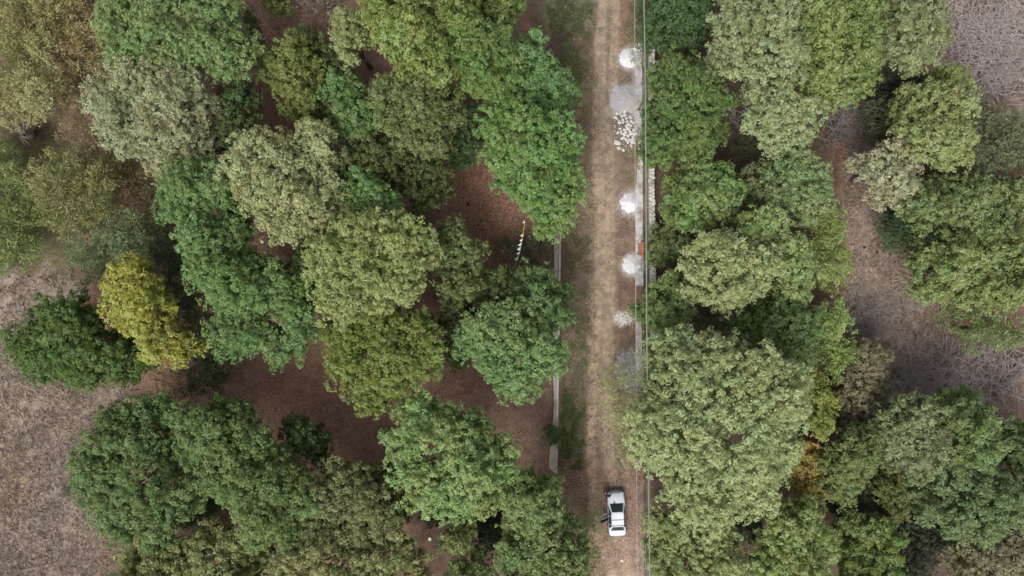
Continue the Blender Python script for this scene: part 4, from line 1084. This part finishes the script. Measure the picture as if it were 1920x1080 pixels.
for y in (-.36, -.92):
    mb = MB(); mb.tube([(-.56,y,1.36),(-.52,y,1.462),(.52,y,1.462),(.56,y,1.36)], [.022]*4, 5); mb.build('roof_bar', M_SEAM, car)
for s in (-1, 1):
    for y in (-1.30, 1.30):
        mb = MB(); mb.tube([(s*.66,y,.30),(s*.81,y,.30)], [.30,.30], 18); t = mb.build('tyre', M_BLACK, car)
        mb = MB(); mb.tube([(s*.80,y,.30),(s*.818,y,.30)], [.19,.17], 12); mb.build('rim', M_RIM, t)
    mb = MB(); mb.tube([(s*.74,.78,.98),(s*.86,.74,1.02),(s*.93,.72,1.02)], [.03,.07,.05], 7); mb.build('wing_mirror', M_TRIM, car, True)
    mb = MB(); mb.box(min(s*.45,s*.69), max(s*.45,s*.69), 1.93, 2.08, .60, .75); mb.build('headlight', M_LAMP, car)
    mb = MB(); mb.box(min(s*.50,s*.70), max(s*.50,s*.70), -2.09, -1.98, .70, .86); mb.build('tail_light', M_RED, car)
mb = MB(); mb.tube([(-.74,1.98,.42),(-.58,2.16,.42),(0,2.21,.42),(.58,2.16,.42),(.74,1.98,.42)], [.12,.13,.13,.13,.12], 8); mb.build('front_bumper', M_TRIM, car, True)
mb = MB(); mb.tube([(-.74,-2.0,.42),(-.58,-2.14,.42),(0,-2.18,.42),(.58,-2.14,.42),(.74,-2.0,.42)], [.12,.13,.13,.13,.12], 8); mb.build('rear_bumper', M_TRIM, car, True)
for s in (-1, 1):
    mb = MB(); mb.box(min(s*.775,s*.825), max(s*.775,s*.825), -.98, .98, .50, .58); mb.build('dark_side_strip', M_TRIM, car)  # grey strip along each flank, darker than the paint
    mb = MB(); mb.tube([(s*.02-.1,1.13,1.0),(s*.30-.1,.92,1.115)], [.012,.009], 4); mb.build('wiper', M_BLACK, car)
mb = MB(); mb.add([(-.22,1.42,.952),(-.10,1.13,.995),(-.28,1.15,.99),(-.22,1.42,.94),(-.10,1.13,.97),(-.28,1.15,.97)], [(0,2,1),(3,4,5),(0,1,4,3),(1,2,5,4),(2,0,3,5)]); mb.build('dark_triangle', M_GLASS, car)  # small dark triangle on the bonnet
mb = MB(); mb.box(-.45,.45,-2.235,-2.215,.44,.56); mb.build('number_plate', M_LAMP, car)
# open left rear door, hinged at its front edge
dr = empty('door', (-.80,-.18,0), math.radians(-66)); dr.parent = car
mb = MB(); mb.box(-.045,.025,-.82,0,.30,.97); mb.build('door_panel', M_PAINT, dr)
mb = MB(); mb.tube([(0,-.02,.97),(.14,-.06,1.34),(.15,-.74,1.33),(.0,-.81,.97)], [.03]*4, 5); mb.build('window_frame', M_TRIM, dr)
mb = MB(); mb.add([(0,-.05,.97),(0,-.79,.97),(.13,-.72,1.32),(.13,-.09,1.32),(.01,-.05,.97),(.01,-.79,.97),(.14,-.72,1.32),(.14,-.09,1.32)], [(0,1,2,3),(7,6,5,4),(0,4,5,1),(1,5,6,2),(2,6,7,3),(3,7,4,0)]); mb.build('door_glass', M_GLASS, dr)
mb = MB(); mb.box(-.822,-.79,-.98,-.20,.32,.93); mb.build('doorway_shade_slab', M_BLACK, car)  # dark slab on the body side standing for the shaded interior
c = P(1156.6, 965, .9); car.location = (c[0], c[1], .0); car.rotation_euler = (0, 0, math.radians(2.4))

# ------------------------------------------------------------------ person at the front left corner of the car
def person():
    r = empty('person', (0,0,0)); tag(r, 'person in a dark maroon top bending at the front left corner of the white car', 'person')
    bm = bmesh.new(); J = {}
    def j(n, p, rad): J[n] = (bm.verts.new(p), rad); return J[n][0]
    j('pel',(0,0,.92),.145); j('waist',(0,.06,1.06),.135); j('chest',(0,.18,1.26),.155); j('neck',(0,.28,1.44),.058); j('head',(0,.34,1.56),.095); j('crown',(0,.36,1.66),.085)
    for s, n in ((-1,'l'),(1,'r')):
        j('hip'+n,(s*.10,0,.88),.10); j('knee'+n,(s*.12,.08 if s<0 else -.02,.48),.062); j('ank'+n,(s*.12,-.02 if s<0 else -.14,.09),.045); j('toe'+n,(s*.14,.13 if s<0 else .02,.04),.04)
        j('sho'+n,(s*.19,.20,1.36),.068); j('elb'+n,(s*.27,.30,1.10),.046); j('wri'+n,(s*.20,.48,.98),.034); j('han'+n,(s*.17,.55,.955),.032)
    E = [('pel','waist'),('waist','chest'),('chest','neck'),('neck','head'),('head','crown')]
    for n in 'lr': E += [('pel','hip'+n),('hip'+n,'knee'+n),('knee'+n,'ank'+n),('ank'+n,'toe'+n),('chest','sho'+n),('sho'+n,'elb'+n),('elb'+n,'wri'+n),('wri'+n,'han'+n)]
    for s, n in ((-1,'l'),(1,'r')):
        for f in range(4):
            a = j('f%s%d' % (n, f),(s*.17+s*(f-1.5)*.022,.60,.94),.009); b = j('g%s%d' % (n, f),(s*.17+s*(f-1.5)*.024,.64+(.012 if f in (1,2) else 0),.915),.008)
            E += [('han'+n,'f%s%d'%(n,f)),('f%s%d'%(n,f),'g%s%d'%(n,f))]
        j('t'+n,(s*.17-s*.05,.57,.94),.010); E.append(('wri'+n,'t'+n))
    for a, b in E: bm.edges.new((J[a][0], J[b][0]))
    bm.verts.index_update(); order = [None]*len(bm.verts)
    for n, (v, rad) in J.items(): order[v.index] = (n, rad)
    me = bpy.data.meshes.new('body'); bm.to_mesh(me); bm.free()
    o = link('body', me, r); sk = o.modifiers.new('skin', 'SKIN'); sd = me.skin_vertices[0].data
    for i, (n, rad) in enumerate(order): sd[i].radius = (rad, rad*(.8 if n in ('chest','waist','pel') else 1)); sd[i].use_root = (n == 'pel')
    ss = o.modifiers.new('smooth', 'SUBSURF'); ss.levels = 1; ss.render_levels = 1
    m, nt, p, out = new_mat('clothed_figure')
    tc = nt.nodes.new('ShaderNodeTexCoord'); sp = nt.nodes.new('ShaderNodeSeparateXYZ'); nt.links.new(tc.outputs['Object'], sp.inputs[0])
    skin_, top_, trou = (.24,.13,.09), (.085,.022,.045), (.03,.03,.045)
    f1 = ramp(nt, sp.outputs['Z'], .935, .945)
    c = mixc(nt, f1, trou, top_); c = mixc(nt, ramp(nt, sp.outputs['Z'], 1.455, 1.46), c, skin_)
    hand = ramp(nt, sp.outputs['Y'], .44, .45); c = mixc(nt, hand, c, skin_)
    nt.links.new(c, p.inputs['Base Color']); p.inputs['Roughness'].default_value = .8; me.materials.append(m)
    def bits(n, sub, cen, sc, mat):
        b = bmesh.new(); bmesh.ops.create_icosphere(b, subdivisions=sub, radius=1)
        for v in b.verts: v.co = Vector((v.co.x*sc[0]+cen[0], v.co.y*sc[1]+cen[1], v.co.z*sc[2]+cen[2]))
        mm = bpy.data.meshes.new(n); b.to_mesh(mm); b.free(); return link(n, mm, r, mat)
    hairm = plain('black_hair', (.012,.010,.010), .6, .3); skm = plain('skin', skin_, .6, .3)
    bits('hair', 2, (0,.325,1.665), (.105,.115,.095), hairm)
    bits('nose', 1, (0,.455,1.60), (.014,.022,.022), skm)
    for s in (-1,1):
        bits('eye', 1, (s*.033,.437,1.625), (.012,.010,.009), hairm); bits('ear', 1, (s*.098,.34,1.61), (.014,.026,.034), skm)
    bits('mouth', 1, (0,.432,1.56), (.026,.010,.007), plain('lips', (.22,.08,.07), .5, .3))
    bits('white_bag', 2, (-.24,.12,1.12), (.07,.13,.17), M_WHITECLOTH)
    return r
pr = person(); c = P(1135.5, 929, .9); pr.location = (c[0], c[1], 0); pr.rotation_euler = (0,0,math.radians(-55))

car.scale = (1.07, 1.0, 1.0)
